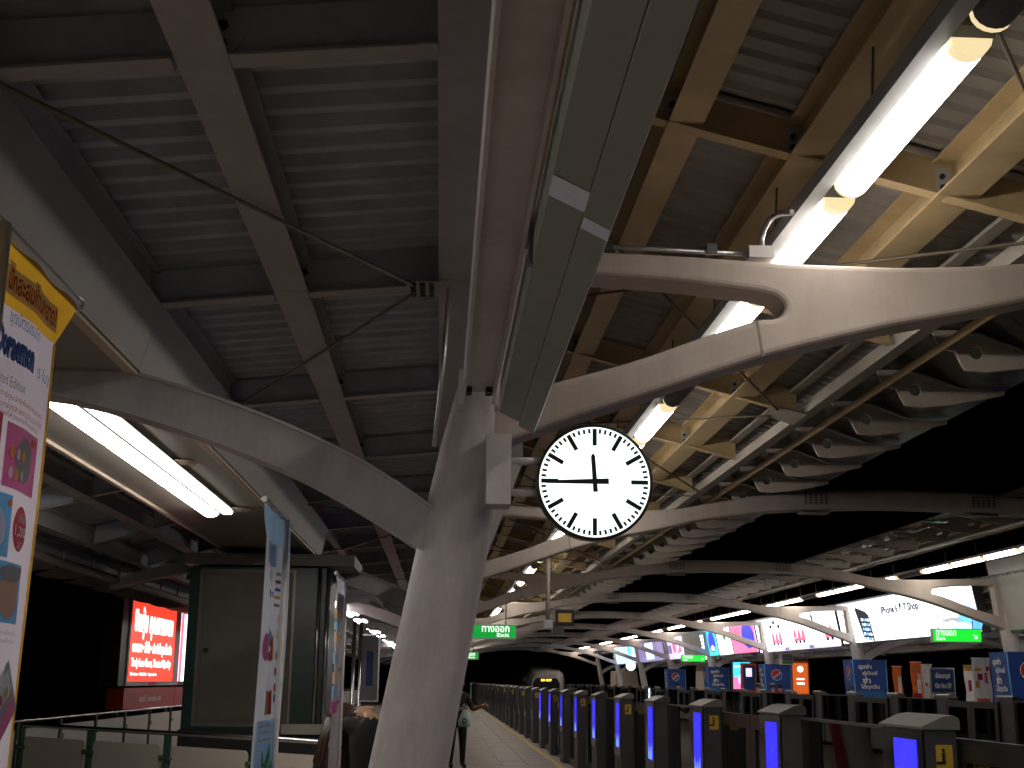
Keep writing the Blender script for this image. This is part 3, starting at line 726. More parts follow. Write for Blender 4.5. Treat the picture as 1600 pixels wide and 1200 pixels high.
# ------------------------------------------------------------------ platform edge gates
GX = 2.60; GP = 2.95
def gate_meshes():
    d = {}
    d['body'] = MB().box(0, .17, -.33, .33, 0, 1.42).mesh('body')
    d['cap'] = MB().prism_y([(-.02, 1.424), (-.02, 1.438), (.10, 1.492), (.155, 1.50), (.185, 1.485), (.19, 1.46), (.19, 1.424)], -.345, .345).mesh('cap')
    d['bezel'] = MB().box(-.012, -.002, -.322, .322, .62, 1.415).mesh('bezel')
    d['screen'] = MB().box(-.0165, -.0125, -.235, .115, .74, 1.365).mesh('screen')
    d['picture'] = MB().add([(-.0175, -.20+.02*i, .745+random.random()*.02) for i in range(16)] + [(-.0175, -.20+.02*i, .84+.07*random.random()+.05*math.sin(i)) for i in range(16)], [(i, i+1, 17+i, 16+i) for i in range(15)]).mesh('picture')
    d['swoosh'] = MB().add([(-.0178, -.06, 1.21), (-.0178, -.075, 1.165), (-.0178, -.11, 1.145), (-.0178, -.15, 1.145), (-.0178, -.10, 1.152), (-.0178, -.07, 1.175)], [(0, 1, 5), (1, 2, 4, 5), (2, 3, 4)]).mesh('swoosh')
    d['sticker'] = MB().box(.055, .145, -.3345, -.3305, 1.21, 1.345).mesh('warning_sticker')
    st = MB(); st.box(.055, .105, -.3375, -.335, 1.245, 1.26); st.box(.086, .098, -.3375, -.335, 1.26, 1.305); st.box(.1, .104, -.3375, -.335, 1.26, 1.31)
    st.cyl((.094, -.336, 1.318), (0, 1, 0), .009, .002, 10)
    d['symbol'] = st.mesh('symbol')
    L = GP-.66
    d['fixed'] = MB().box(.15, .162, .34, .33+L-.01, .12, 1.39).mesh('glass_panel')
    d['sill'] = MB().box(.10, .20, .332, .33+L-.002, .0, .118).mesh('sill')
    d['toprail'] = MB().box(.14, .172, .332, .33+L-.002, 1.391, 1.41).mesh('top_rail')
    fr = MB(); a, b = .335, .33+L/2-.005
    for a, b in ((.335, .33+L/2-.106), (.33+L/2+.106, .33+L-.005)):
        fr.box(.185, .22, a-.1, b+.1, 1.26, 1.38); fr.box(.185, .22, a-.1, b+.1, .03, .20); fr.box(.185, .22, a-.1, a+.05, .20, 1.26); fr.box(.185, .22, b-.07, b+.1, .20, 1.26)
        d.setdefault('door', []).append(fr.mesh('door_leaf')); fr = MB()
        d.setdefault('pane', []).append(MB().box(.20, .21, a+.05, b-.07, .20, 1.26).mesh('pane'))
    return d
GM = gate_meshes(); GM['screen_off'] = GM['screen'].copy()
def gate(x, y, kind, label, group, sgn=1, full=True, lit=True):
    t = thing('platform_gate', label, 'platform gate', (x, y, 0), group)
    obj('body', GM['body'], 'gatebody', t)
    key = 'cap' + kind
    if key not in GM: GM[key] = GM['cap'].copy()
    obj('cap', GM[key], 'gatecap' if kind == 'A' else 'gatecapdark', t)
    if full:
        b = obj('bezel', GM['bezel'], 'blackgloss', t)
        if lit:
            s_ = obj('screen', GM['screen'], 'screenblue', t)
            obj('picture', GM['picture'], 'screenpale', s_); obj('swoosh', GM['swoosh'], 'screenpale', s_)
        else: obj('screen', GM['screen_off'], 'blackgloss', t)
    if kind == 'A':
        st = obj('warning_sticker', GM['sticker'], 'yellow', t); obj('symbol', GM['symbol'], 'inkblack', st)
        obj('glass_panel', GM['fixed'], 'gateglass', t); obj('sill', GM['sill'], 'darksteel', t); obj('top_rail', GM['toprail'], 'gatebody', t)
    else:
        for m, p in zip(GM['door'], GM['pane']):
            dd = obj('door_leaf', m, 'black', t); obj('pane', p, 'gateglass', dd)
    if sgn < 0: t.scale = (-1, 1, 1)
    return t
for k in range(-1, 37):
    kind = 'A' if k % 2 == 0 else 'B'
    if k == -1: lab = 'platform gate at the lower right edge, nearer than the first blue screen'
    elif k < 8: lab = '%s platform gate with blue screen from the right, on this side of the tracks' % ORD[k]
    else: lab = '%s platform gate from the right, small in the row along this platform, %s cap' % (ordw(k+1), 'pale' if kind == 'A' else 'dark')
    gate(GX, 7.30+GP*k, kind, lab, 'gates along this platform', lit=k < 10)
for k in range(0, 32):
    kind = 'A' if k % 2 == 0 else 'B'
    y = 20.3+GP*k
    lab = ('%s gate from the right in the row across the tracks' % ORD[k]) if k < 7 else '%s gate from the right, small in the row across the tracks' % ordw(k+1)
    gate(W2-GX, y, kind, lab, 'gates along the far platform', -1, False)

# ------------------------------------------------------------------ exit signs
def arrow(bd, cu, cv, s, dx, dy, mat):
    # diagonal arrow: shaft plus head
    d = Vector((dx, dy)).normalized(); n = Vector((-d.y, d.x)); c = Vector((cu, cv))
    P = lambda a, b: tuple(c + d*a*s + n*b*s)
    bd.poly([P(-.5, .08), P(.45, .08), P(.45, -.08), P(-.5, -.08)], mat, .006, 'arrow')
    bd.poly([P(.5, .08), P(.5, -.5), P(.34, -.5), P(.34, .08)], mat, .0065, 'arrow') if False else None
    bd.poly([(cu+d.x*.5*s, cv+d.y*.5*s), (cu+d.x*.5*s-math.copysign(.6*s, dx), cv+d.y*.5*s), (cu+d.x*.5*s-math.copysign(.6*s, dx), cv+d.y*.5*s+.13*s), (cu+d.x*.5*s, cv+d.y*.5*s+.13*s)], mat, .007, 'arrow')
    bd.poly([(cu+d.x*.5*s, cv+d.y*.5*s), (cu+d.x*.5*s, cv+d.y*.5*s+.6*s), (cu+d.x*.5*s-math.copysign(.13*s, dx), cv+d.y*.5*s+.6*s), (cu+d.x*.5*s-math.copysign(.13*s, dx), cv+d.y*.5*s)], mat, .0075, 'arrow')
def exit_sign(x0, x1, y, z0, z1, left, label, green='exitgreen', ztop=3.3):
    t = thing('exit_sign', label, 'exit sign', (x0, y, z0), 'green exit signs')
    w, h = x1-x0, z1-z0
    obj('casing', MB().box(0, w, .012, .14, 0, h), 'offwhite', t)
    fr = MB(); b = .018
    fr.box(0, w, 0, .011, 0, b); fr.box(0, w, 0, .011, h-b, h); fr.box(0, b, 0, .011, b, h-b); fr.box(w-b, w, 0, .011, b, h-b)
    obj('frame', fr, 'offwhite', t)
    obj('face', MB().box(b, w-b, .004, .011, b, h-b), green, t)
    bd = Board(t, (0, .003, 0), (1, 0, 0), (0, 0, 1), (0, -1, 0))
    if left:
        bd.text('ทางออก', w*.50, h*.46, w*.90, h*.88, 'exitwhite', .002, .015)
        bd.text('Exit', w*.72, h*.15, w*.90, h*.40, 'exitwhite', .002, .02)
        arrow(bd, w*.10, h*.45, h*.42, -1, -1, 'exitwhite')
    else:
        bd.text('ทางออก', w*.08, h*.46, w*.48, h*.88, 'exitwhite', .002, .015)
        bd.text('Exit', w*.08, h*.15, w*.26, h*.40, 'exitwhite', .002, .02)
        arrow(bd, w*.87, h*.42, h*.42, 1, -1, 'exitwhite')
    for u in (.15, .85): obj('hanger', MB().tube([(w*u, .07, h), (w*u, .07, ztop-z0)], .012, 8), 'darksteel', t)
    return t
exit_sign(.14, 1.62, 28.0, 2.53, 2.84, True, 'nearest green exit sign beside the leaning column')
exit_sign(.14, 1.62, 55.5, 2.53, 2.84, True, 'middle small green exit sign over this platform, under the nearest one')
exit_sign(.14, 1.62, 86.0, 2.53, 2.84, True, 'tiny farthest green exit sign over this platform')
exit_sign(11.52, 12.70, 30.0, 2.66, 2.98, False, 'bright green exit sign hung before the big white billboard', 'exitgreen2')
exit_sign(11.50, 12.66, 62.0, 2.66, 2.98, False, 'small green exit sign farther down the far platform', 'exitgreen2')

# ------------------------------------------------------------------ billboards across the tracks
def bb_board(k, label, ya=1.5, yb=S+1.2, z0=2.93, z1=4.13, face='bigwhite'):
    """board leaning with the columns between frame k and k+1 of the far platform"""
    L = yb-ya; y0 = FY(k)+ya
    xb = W2-colx(z0)-.02; xt = W2-colx(z1)-.02
    t = thing('billboard', label, 'billboard', (xb, y0, z0), 'billboards over the far platform')
    h = math.hypot(xt-xb, z1-z0); V = Vector((xt-xb, 0, z1-z0)).normalized(); N = Vector((-V.z, 0, V.x))
    def slabv(u0, u1, v0, v1, d0, d1):
        P = lambda u, v, d: Vector((0, u, 0)) + V*v + N*d
        return [P(u0, v0, d0), P(u1, v0, d0), P(u1, v1, d0), P(u0, v1, d0), P(u0, v0, d1), P(u1, v0, d1), P(u1, v1, d1), P(u0, v1, d1)]
    F = [(0, 3, 2, 1), (4, 5, 6, 7), (0, 1, 5, 4), (1, 2, 6, 5), (2, 3, 7, 6), (3, 0, 4, 7)]
    obj('cabinet', MB().add(slabv(-.05, L+.05, -.05, h+.05, -.22, -.004), F), 'darksteel', t)
    obj('face', MB().add(slabv(0, L, 0, h, -.003, .004), F), face, t)
    # U runs towards the viewer so that lettering reads from the tracks
    bd = Board(t, Vector((0, L, 0)), (0, -1, 0), V, N); bd.p = t
    return t, bd, L, h
t, b, L, h = bb_board(2, 'big glowing white billboard with a phone picture across the tracks')
b.poly([(L*.20, h*.05), (L*.285, h*.0), (L*.275, h*.62), (L*.255, h*.72), (L*.175, h*.86), (L*.165, h*.80)], 'bigblack', .006)
for i in range(4):
    for j in range(5):
        b.rect(L*(.205+.018*i), h*(.05+.115*j)-i*.012, L*(.217+.018*i), h*(.115+.115*j)-i*.012, ['bigsky', 'bigwhite', 'bigblue'][(i+j) % 3], .009, 'icon')
b.text('iPhone 6 ที่ 7 Shop', L*.38, h*.54, L*.66, h*.82, 'bigblack', .006, .05)
b.rect(L*.42, h*.38, L*.60, h*.39, 'biglilac', .006)
b.disc(L*.95, h*.22, L*.07, h*.24, 'bigblue', .006, 'print_block'); b.disc(L*.965, h*.50, L*.03, h*.28, 'bigsky', .008, 'print_block'); b.disc(L*.90, h*.10, L*.06, h*.12, 'bigsky', .009, 'print_block')
b.disc(L*.972, h*.86, L*.022, h*.12, 'biglilac', .007, 'print_block')
b.poly([(L*.78, h*.30), (L*.82, h*.24), (L*.85, h*.28), (L*.88, h*.22), (L*.91, h*.30), (L*.85, h*.34)], 'biggrey', .012)
for u in (.04, .085): b.rect(L*u, h*.68, L*(u+.012), h*.74, 'bigblack', .006)
t, b, L, h = bb_board(3, 'glowing white billboard with pink bottle pictures across the tracks')
for u in (.42, .70): b.rect(L*u, 0, L*(u+.004), h, 'biglilac', .006)
for u, v in ((.27, .84), (.22, .72), (.33, .70)): b.disc(L*u, h*v, L*.018, h*.06, 'bigblack', .007)
for u, n in ((.28, 3), (.57, 3), (.93, 2)):
    for i in range(n):
        uu = u+(i-1)*.048
        b.poly([(L*(uu-.026), h*.20), (L*(uu+.026), h*.20), (L*(uu+.018), h*.42), (L*uu, h*.62), (L*(uu-.018), h*.42)], 'bigrose', .007, 'bottle_print')
        b.disc(L*uu, h*.17, L*.016, h*.045, 'bigblack', .009)
for u in (.03, .73): b.poly([(L*u, h*.97), (L*(u+.035), h*.82), (L*(u+.026), h*.5), (L*(u+.012), h*.78)], 'bigblack', .008)
for u in (.05, .36, .66): b.rect(L*u, -h*.04, L*(u+.06), h*.06, 'bigpurple', .010)
for u, v in ((.10, .55), (.12, .30), (.46, .62), (.48, .28), (.80, .5)): b.rect(L*u, h*v, L*(u+.07), h*(v+.035), 'bigrosepale', .007)
b.rect(0, -h*.05, L, h*.0, 'biglilac', .008)
t, b, L, h = bb_board(4, 'blue, white and pink three-part billboard across the tracks')
b.rect(0, 0, L*.30, h, 'bigcyan', .006); b.rect(L*.30, 0, L*.32, h, 'bigblack', .007); b.rect(L*.32, 0, L*.58, h, 'bigwhite', .006); b.rect(L*.58, 0, L*.60, h, 'bigblack', .007)
b.rect(L*.60, 0, L, h, 'bigpink', .006); b.disc(L*.20, h*.50, L*.07, h*.38, 'bignavy', .008); b.disc(L*.88, h*.55, L*.10, h*.42, 'bignavy', .008)
b.disc(L*.46, h*.60, L*.025, h*.10, 'inkgreen', .008); b.disc(L*.20, h*.28, L*.03, h*.10, 'bigwhite', .010); b.rect(L*.66, h*.62, L*.76, h*.80, 'bigrose', .009)
t, b, L, h = bb_board(5, 'half dark billboard with a small white poster beside blue one', face='greypanel')
b.rect(L*.02, h*.0, L*.55, h, 'biglilac', .006); b.disc(L*.30, h*.55, L*.05, h*.30, 'bigrose', .009); b.rect(L*.10, h*.25, L*.22, h*.62, 'bigpurple', .010); b.poly([(L*.36, h*.2), (L*.5, h*.3), (L*.46, h*.6)], 'bigrose', .009)
t, b, L, h = bb_board(6, 'dim purple billboard with a white square, far across the tracks', face='bigpurple')
b.rect(L*.38, h*.1, L*.66, h*.9, 'bigsky', .006); b.disc(L*.45, h*.45, L*.05, h*.3, 'biglilac', .008); b.rect(L*.36, 0, L*.38, h, 'bigblack', .008)
t, b, L, h = bb_board(7, 'pale blue striped billboard farthest across the tracks', face='bigsky')
for u in (.28, .58): b.rect(L*u, 0, L*(u+.02), h, 'bigpurple', .008)
b.disc(L*.78, h*.7, L*.08, h*.25, 'bigcyan', .008)
bb_board(1, 'blank unlit grey billboard at the right edge, across the tracks', ya=1.2, yb=S+.35, z0=2.90, z1=4.45, face='greypanel')
# vertical row of warm bulbs on the frame after the small posters
t = thing('bulb_column', 'vertical strip of warm and white bulbs on a far column', 'light strip', (W2-.15, FY(5)+.9, 2.8))
for i in range(7): obj('bulb', MB().box(-.12-.03*i, .02-.03*i, 0, .2, .0+.17*i, .11+.17*i), 'bulbwarm' if i in (0, 6) else 'bigwhite', t)

# ------------------------------------------------------------------ column wraps: blue drink advertising boxes round the column feet
def wrap(k, label, face_y, face_x, near=False):
    x0 = (-.78 if near else W2-.30); y0 = FY(k)-.36
    t = thing('column_wrap', label, 'advertising box', (x0, y0, 0), 'blue boxes round the columns')
    w, d, h = .92, .95, 2.42
    tl = .18 if near else -.10          # leans a little
    def q(u, v, z): return (u + tl*z/h*(.35 if u < .1 else 1.0) , v, z)
    v = [q(0, 0, 0), q(w, 0, 0), q(w, d, 0), q(0, d, 0), q(0, 0, h), q(w, 0, h), q(w, d, h), q(0, d, h)]
    if not near: v = [(0, 0, 0), (w, 0, 0), (w, d, 0), (0, d, 0), (-.14, 0, h), (w-.02, 0, h), (w-.02, d, h), (-.14, d, h)]
    obj('panel', MB().add(v, [(0, 3, 2, 1), (4, 5, 6, 7), (0, 1, 5, 4), (1, 2, 6, 5), (2, 3, 7, 6), (3, 0, 4, 7)]), 'boxblue', t)
    Vy = Vector(v[4])-Vector(v[0]); 
    byf = Board(t, v[0], Vector(v[1])-Vector(v[0]), Vy, (0, -1, 0)); byf.hh = h
    bxf = Board(t, v[3], Vector(v[0])-Vector(v[3]), Vy, (-1, 0, 0)); bxf.hh = h
    for bd, kind, ww in ((byf, face_y, w), (bxf, face_x, d)):
        if kind == 'logo':
            bd.disc(ww*.5, h*.83, .21, .21, 'white', .006); bd.disc(ww*.5, h*.83, .195, .195, 'redpaint', .008, a0=35, a1=215)
            bd.disc(ww*.5, h*.83, .195, .195, 'bluepaint', .008, a0=225, a1=385)
            bd.poly([(ww*.22, h*.34), (ww*.78, h*.34), (ww*.74, h*.56), (ww*.52, h*.60), (ww*.30, h*.54)], 'inkred', .006); bd.disc(ww*.60, h*.62, .09, .11, 'inkskin', .008); bd.disc(ww*.60, h*.65, .10, .07, 'hair', .010)
        else:
            bd.rect(ww*.04, h*.05, ww*.98, h*.62, 'boxblue2', .004)
            bd.text('สุขซ่า', ww*.18, h*.87, ww*.62, h*.95, 'white', .007, .03); bd.text('คู่มันส์', ww*.30, h*.80, ww*.80, h*.865, 'white', .007, .03)
            bd.text('ซ่า', ww*.28, h*.71, ww*.55, h*.79, 'white', .007, .04); bd.text('ได้ทุกวัน', ww*.20, h*.63, ww*.82, h*.70, 'white', .007, .03)
            bd.poly([(ww*.45, h*.22), (ww*.66, h*.22), (ww*.66, h*.44), (ww*.60, h*.54), (ww*.52, h*.54), (ww*.45, h*.44)], 'inkgrey', .008, 'bottle_print')
            bd.disc(ww*.45, h*.30, .14, .14, 'inkred', .010)
    obj('edge_trim', MB().tube([v[0], v[4]], .018, 6), 'inkcyan', t); obj('edge_trim', MB().tube([v[1], v[5]], .018, 6), 'inkcyan', t)
    return t
wrap(2, 'blue drink box with round emblem at the right edge, across the tracks', 'logo', 'text')
wrap(3, 'blue drink box with white lettering below the big white billboard', 'text', 'logo')
wrap(4, 'blue drink box with emblem below the pink bottle billboard', 'logo', 'text')
wrap(5, 'small blue drink box with lettering left of the cyan light box', 'text', 'logo')
wrap(6, 'far small blue drink box with round emblem across the tracks', 'logo', 'text')
t = thing('column_wrap', 'thin red and blue advertising sleeve peeking out right of the leaning column', 'advertising box', (0, FY(1), 0), 'blue boxes round the columns')
for z0, z1, m in ((0, .62, 'redpaint'), (.62, 1.02, 'redpaint'), (1.02, 1.5, 'redpaint'), (1.5, 1.8, 'bluepaint'), (1.8, 2.05, 'redpaint'), (2.05, 2.3, 'bluepaint'), (2.3, 2.75, 'redpaint')):
    obj('sleeve_panel', MB().prism_y([(colx(z0)+.22, z0), (colx(z0)+.29, z0), (colx(z1)+.29, z1-.004), (colx(z1)+.22, z1-.004)], .0, .25), m, t)

# ------------------------------------------------------------------ T-shaped fabric banners
def banner(y, label, cloth, head, name='fabric_banner', x=-.63, htop=2.27, hw=.385, hb=.31, drop=1.75, hh=.095, amp=.006, group='fabric banners on poles by the column', head_mat=None, ph=0, pdy=0):
    t = thing(name, label, 'banner', (x, y, 0), group)
    fl = .028
    disp = lambda u, v: amp*math.sin(u*34+ph+v*1.3) + amp*.6*math.sin(v*5.2+u*9+ph)
    bd = Board(t, (-.008, 0, 0), (0, 1, 0), (0, 0, 1), (1, 0, 0), disp)
    def edge(z):   # half width as the cloth narrows under its bar
        a = (htop-z)
        return hw - (hw-hb)*min(1, a/hh)**.8 + .012*math.sin(z*4+ph)
    zt, zm, z0 = htop, htop-hh, htop-drop
    hg = MB().grid(lambda a, b: bd.pt((-1+2*a)*edge(zm+(zt-zm)*b), zm+(zt-zm)*b, 0), 40, 8); obj('header', hg, head, t)
    cg = MB().grid(lambda a, b: bd.pt((-1+2*a)*edge(z0+(zm-z0)*b), z0+(zm-z0)*b, 0), 48, 60); obj('cloth', cg, cloth, t)
    bar = MB().tube([(-.012, -hw-.005, htop+.006), (-.012, hw+.005, htop+.006)], .011, 10); br = obj('cross_bar', bar, 'white', t)
    for s_ in (-1, 1): obj('bar_end', MB().tube([(-.012, s_*(hw+.004), htop+.006), (-.012, s_*(hw+.018), htop+.006)], [.014, .010], 12), 'white', t)
    obj('pole', MB().tube([(.022, pdy, .03), (.022, pdy, htop-.02)], .011, 12), 'white', t)
    obj('foot', MB().box(-.25, .25, -.03, .03, 0, .03).box(-.03, .03, -.25, .25, 0, .029), 'darksteel', t)
    return t, bd, edge
# nearest banner, at the left edge
YBA = 1.772
t, b, edge = banner(YBA, 'tall white fabric banner with yellow header at the left edge', 'clothwhite', 'clothyellow', amp=.003, pdy=-.085, hb=.268)
u = lambda y: y-YBA+.010
pl = []
b.rect(u(1.800), 2.192, u(2.036), 2.234, 'clothwhite', .004, 'lettering_ground'); b.rect(u(1.808), 2.233, u(1.832), 2.242, 'clothwhite', .004, 'lettering_ground'); b.rect(u(1.905), 2.233, u(1.935), 2.240, 'clothwhite', .004, 'lettering_ground')
b.text('นักสะสมห้ามพลาด!', u(1.806), 2.198, u(2.028), 2.236, 'inkred', .009, .03)
b.text('ชุดบัตรแรบบิท', u(1.832), 2.148, u(1.96), 2.176, 'inkblue', .004, .0)
b.text('Doraemon', u(1.79), 2.100, u(1.94), 2.146, 'inkblue', .004, .075); b.text('Doraemon', u(1.793), 2.103, u(1.937), 2.143, 'inkcyan', .007, .03)
b.text('(5 ใบ)', u(1.965), 2.097, u(2.026), 2.122, 'inkblue', .004, .0)
b.text('Limited Edition', u(1.79), 2.062, u(1.91), 2.078, 'inkgrey', .004, .0)
for i, (bw, s_) in enumerate(((2.012, 'ลายการ์ตูนน่ารักในชุดบัตรสะสม'), (2.014, 'พร้อมกล่องสวยงามจำนวนจำกัด'), (2.0, 'จำหน่ายที่ห้องขายตั๋วทุกสถานี'))):
    b.text(s_, u(1.80), 2.042-.0135*i, u(bw), 2.054-.0135*i, 'inkred', .004, .0)
def tile_pic(y0, y1, z0, z1, mat, bits):
    b.rect(u(y0), z0, u(y1), z1, mat, .004, 'picture_tile')
    for (cy, cz, ry, rz, m, l) in bits: b.disc(u(cy), cz, ry, rz, m, .004+l, 'print_block')
tile_pic(1.862, 2.008, 1.918, 2.012, 'inkpink', [(1.94, 1.965, .04, .035, 'inkgrey', .003), (1.985, 2.0, .016, .007, 'inkorange', .003)])
tile_pic(1.70, 1.845, 1.918, 2.02, 'inkred', [(1.77, 1.965, .04, .035, 'inkskin', .003)])
tile_pic(1.70, 1.908, 1.817, 1.908, 'inkcyan', [(1.84, 1.855, .05, .035, 'clothwhite', .003), (1.897, 1.896, .008, .006, 'inkorange', .003)])
b.disc(u(1.955), 1.864, .037, .034, 'inkred', .005, 'price_badge')
b.text('1,200', u(1.925), 1.850, u(1.987), 1.868, 'clothwhite', .009, .02); b.text('เพียง', u(1.938), 1.873, u(1.975), 1.887, 'clothwhite', .009, .0); b.text('บาท', u(1.942), 1.834, u(1.968), 1.845, 'clothwhite', .009, .0)
tile_pic(1.72, 1.99, 1.724, 1.812, 'inkcyan', [(1.93, 1.765, .045, .035, 'inkskin', .003), (1.93, 1.796, .05, .012, 'inkgrey', .006), (1.978, 1.803, .010, .006, 'inkorange', .003)])
for i in range(2): b.text('บัตรชุดพิเศษ ใช้เดินทางได้ทุกสาย', u(1.80), 1.706-.012*i, u(1.985), 1.714-.012*i, 'inkgrey', .004, .0)
for i, m_ in enumerate(('inkpink', 'inkcyan', 'inkgold', 'inkpink', 'inkcyan')): b.rect(u(1.62+.058*i), 1.46, u(1.672+.058*i), 1.53, m_, .004, 'picture_tile'); b.disc(u(1.646+.058*i), 1.497, .018, .022, 'clothwhite', .008, 'print_block')
for i in range(6): b.disc(u(1.885+.022*(i % 3)), 1.94+.03*(i//3), .008, .009, ['clothwhite', 'inkgold'][i % 2], .010, 'print_block')
b.poly([(u(1.85), 1.60), (u(1.965), 1.672), (u(2.035), 1.60), (u(1.93), 1.545)], 'inkgrey', .004, 'booklet_print')
b.poly([(u(1.87), 1.603), (u(1.963), 1.660), (u(2.0), 1.622), (u(1.91), 1.57)], 'clothpale', .007, 'booklet_print'); b.poly([(u(1.93), 1.578), (u(2.0), 1.62), (u(2.025), 1.597), (u(1.945), 1.553)], 'inkpink', .008, 'booklet_print')
for i in range(3): b.disc(u(1.90+.03*i), 1.60+.013*i, .010, .008, ['inkcyan', 'inkred', 'inkgold'][i], .010)
# yellow hem along the visible far edge
hm = MB().grid(lambda a, bb_: b.pt(edge(.6+(2.172-.6)*bb_)-.009+.010*a, .6+(2.172-.6)*bb_, .003), 1, 60); obj('hem', hm, 'clothyellow', t)
# light blue banner
t, b, edge = banner(5.01, 'light blue fabric banner with round picture, in front of the green booth', 'clothpale', 'clothblue', hh=.12, ph=1.1, amp=.009)
b.rect(-.29, .55, .29, 1.50, 'clothblue', .005); b.rect(-.285, 2.06, .0, 2.145, 'clothblue', .005)
b.disc(-.32+.16, 1.79, .085, .06, 'white', .008); b.disc(-.16, 1.805, .075, .035, 'inkcyan', .010); b.disc(-.16, 1.775, .045, .025, 'inkred', .013)
for dy, m in ((-.27, 'inkpink'), (-.05, 'inkgold'), (-.24, 'inkgrey'), (-.09, 'inkred')): b.disc(dy, 1.76, .03, .05, m, .008)
b.disc(-.16, 2.02, .07, .035, 'offwhite', .009); b.disc(-.16, 2.02, .02, .012, 'inkred', .012); b.text('ชุดบัตร', -.24, 1.94, -.08, 1.975, 'inkblue', .008)
b.rect(-.22, 1.52, -.06, 1.60, 'inkgold', .009); 
for i, m in enumerate(('inkred', 'white', 'inkgreen', 'inkred')): b.poly([(-.22+.04*i, 1.52), (-.185+.04*i, 1.52), (-.175+.035*i, 1.61), (-.205+.035*i, 1.60)], m, .012)
for i in range(3): b.text('สะสมครบชุดวันนี้', -.27, 1.475-.025*i, -.02, 1.49-.025*i, 'inkgold', .009)
for i in range(5): b.rect(.05, 2.04-.03*i, .22, 2.052-.03*i, ['inkgrey', 'inkred', 'inkblue', 'inkgold', 'inkgrey'][i], .006)
for i, (z, m) in enumerate(((1.86, 'inkred'), (1.80, 'inkgold'), (1.72, 'inkgrey'), (1.66, 'inkred'), (1.6, 'inkred'), (1.56, 'inkblue'))): b.rect(.10, z, .17, z+.03, m, .006)
b.poly([(-.30, 1.28), (-.22, 1.40), (-.14, 1.30), (-.05, 1.42), (.06, 1.30), (.16, 1.40), (.29, 1.28), (.29, .6), (-.30, .6)], 'inkgreen', .009, 'print_block')
# pale banner with orange blocks
t, b, edge = banner(8.25, 'pale narrow banner with orange blocks, between booth and column', 'clothlav', 'clothpale', hw=.36, hb=.31, hh=.10, ph=2.3, amp=.009)
for z, m in ((2.0, 'clothorange'), (1.86, 'clothorange'), (1.62, 'clothorange'), (1.45, 'inkpink'), (1.94, 'clothblue'), (1.74, 'clothblue'), (1.54, 'clothblue')): b.rect(-.36, z, -.02, z+.07, m, .006)
for z in (2.03, 1.9, 1.7, 1.5): b.rect(.05, z, .3, z+.02, 'inkgrey', .006)
# flat banners on the far platform
def far_banner(x, y, w, label, mat, bits, top=2.3, bot=1.25):
    t = thing('fabric_banner', label, 'banner', (x, y, 0), 'banners on the far platform')
    bd = Board(t, (0, 0, 0), (1, 0, 0), (0, 0, 1), (0, -1, 0), lambda a, c: .006*math.sin(a*30+c*3))
    obj('cloth', MB().grid(lambda a, c: bd.pt(-w/2+w*a+.02*math.sin(c*6), bot+(top-bot)*c, 0), 12, 12), mat, t)
    obj('pole', MB().tube([(0, .03, 0), (0, .03, top)], .014, 8), 'white', t); obj('cross_bar', MB().tube([(-w/2-.02, .02, top), (w/2+.02, .02, top)], .010, 8), 'white', t)
    obj('foot', MB().box(-.25, .25, -.2, .2, 0, .03), 'darksteel', t)
    for (a0, c0_, a1, c1, m) in bits: bd.rect(w*(a0-.5), bot+(top-bot)*c0_, w*(a1-.5), bot+(top-bot)*c1, m, .008)
    return t
ob = [(.05, .55, .95, .97, 'inkorange'), (.55, .2, .9, .7, 'offwhite'), (.1, .03, .9, .2, 'inkred'), (.1, .75, .4, .9, 'inkgreen'), (.65, .3, .82, .42, 'inknavy'), (.1, .3, .45, .36, 'inkgold')]
far_banner(13.25, 37.4, .26, 'narrow orange banner right of the lettered blue box', 'inkorange', ob[1:3], 2.2)
far_banner(13.15, 35.6, .30, 'wider orange and white banner beside the station name sign', 'inkorange', ob)
far_banner(13.75, 36.4, .30, 'greyish white banner with small red prints behind the orange one', 'offwhite', [(.3, .4, .5, .5, 'inkred'), (.6, .35, .75, .48, 'inkpink')], 2.25)
far_banner(13.1, 31.1, .44, 'white banner with red and gold prints left of the rightmost blue box', 'offwhite', [(.25, .52, .55, .66, 'inkred'), (.62, .45, .82, .68, 'inkpink'), (.1, .35, .35, .5, 'inkgold'), (.15, .02, .9, .12, 'inkorange'), (.1, .72, .5, .78, 'inkgold'), (.75, .72, .92, .82, 'inkred')], 2.33)
far_banner(14.0, 34.0, .30, 'orange topped banner behind the station name sign', 'offwhite', [(.0, .85, 1, 1, 'inkgold'), (.3, .3, .6, .6, 'inkred')], 2.2)
# station name sign
t = thing('station_sign', 'dark station name sign on posts across the tracks', 'sign', (13.18, 34.6, 0))
obj('panel', MB().box(0, .62, .01, .06, 1.50, 2.10), 'inknavy', t)
fr = MB().box(-.03, 0, 0, .07, 0, 2.14).box(.62, .65, 0, .07, 0, 2.14).box(0, .62, 0, .07, 2.104, 2.14).box(0, .62, 0, .07, 1.46, 1.496)
obj('frame', fr, 'steel', t)
b = Board(t, (0, .01, 0), (1, 0, 0), (0, 0, 1), (0, -1, 0)); b.text('อ่อนนุช', .12, 1.83, .52, 2.02, 'offwhite', .004); b.text('On Nut E9', .10, 1.60, .54, 1.74, 'offwhite', .004)

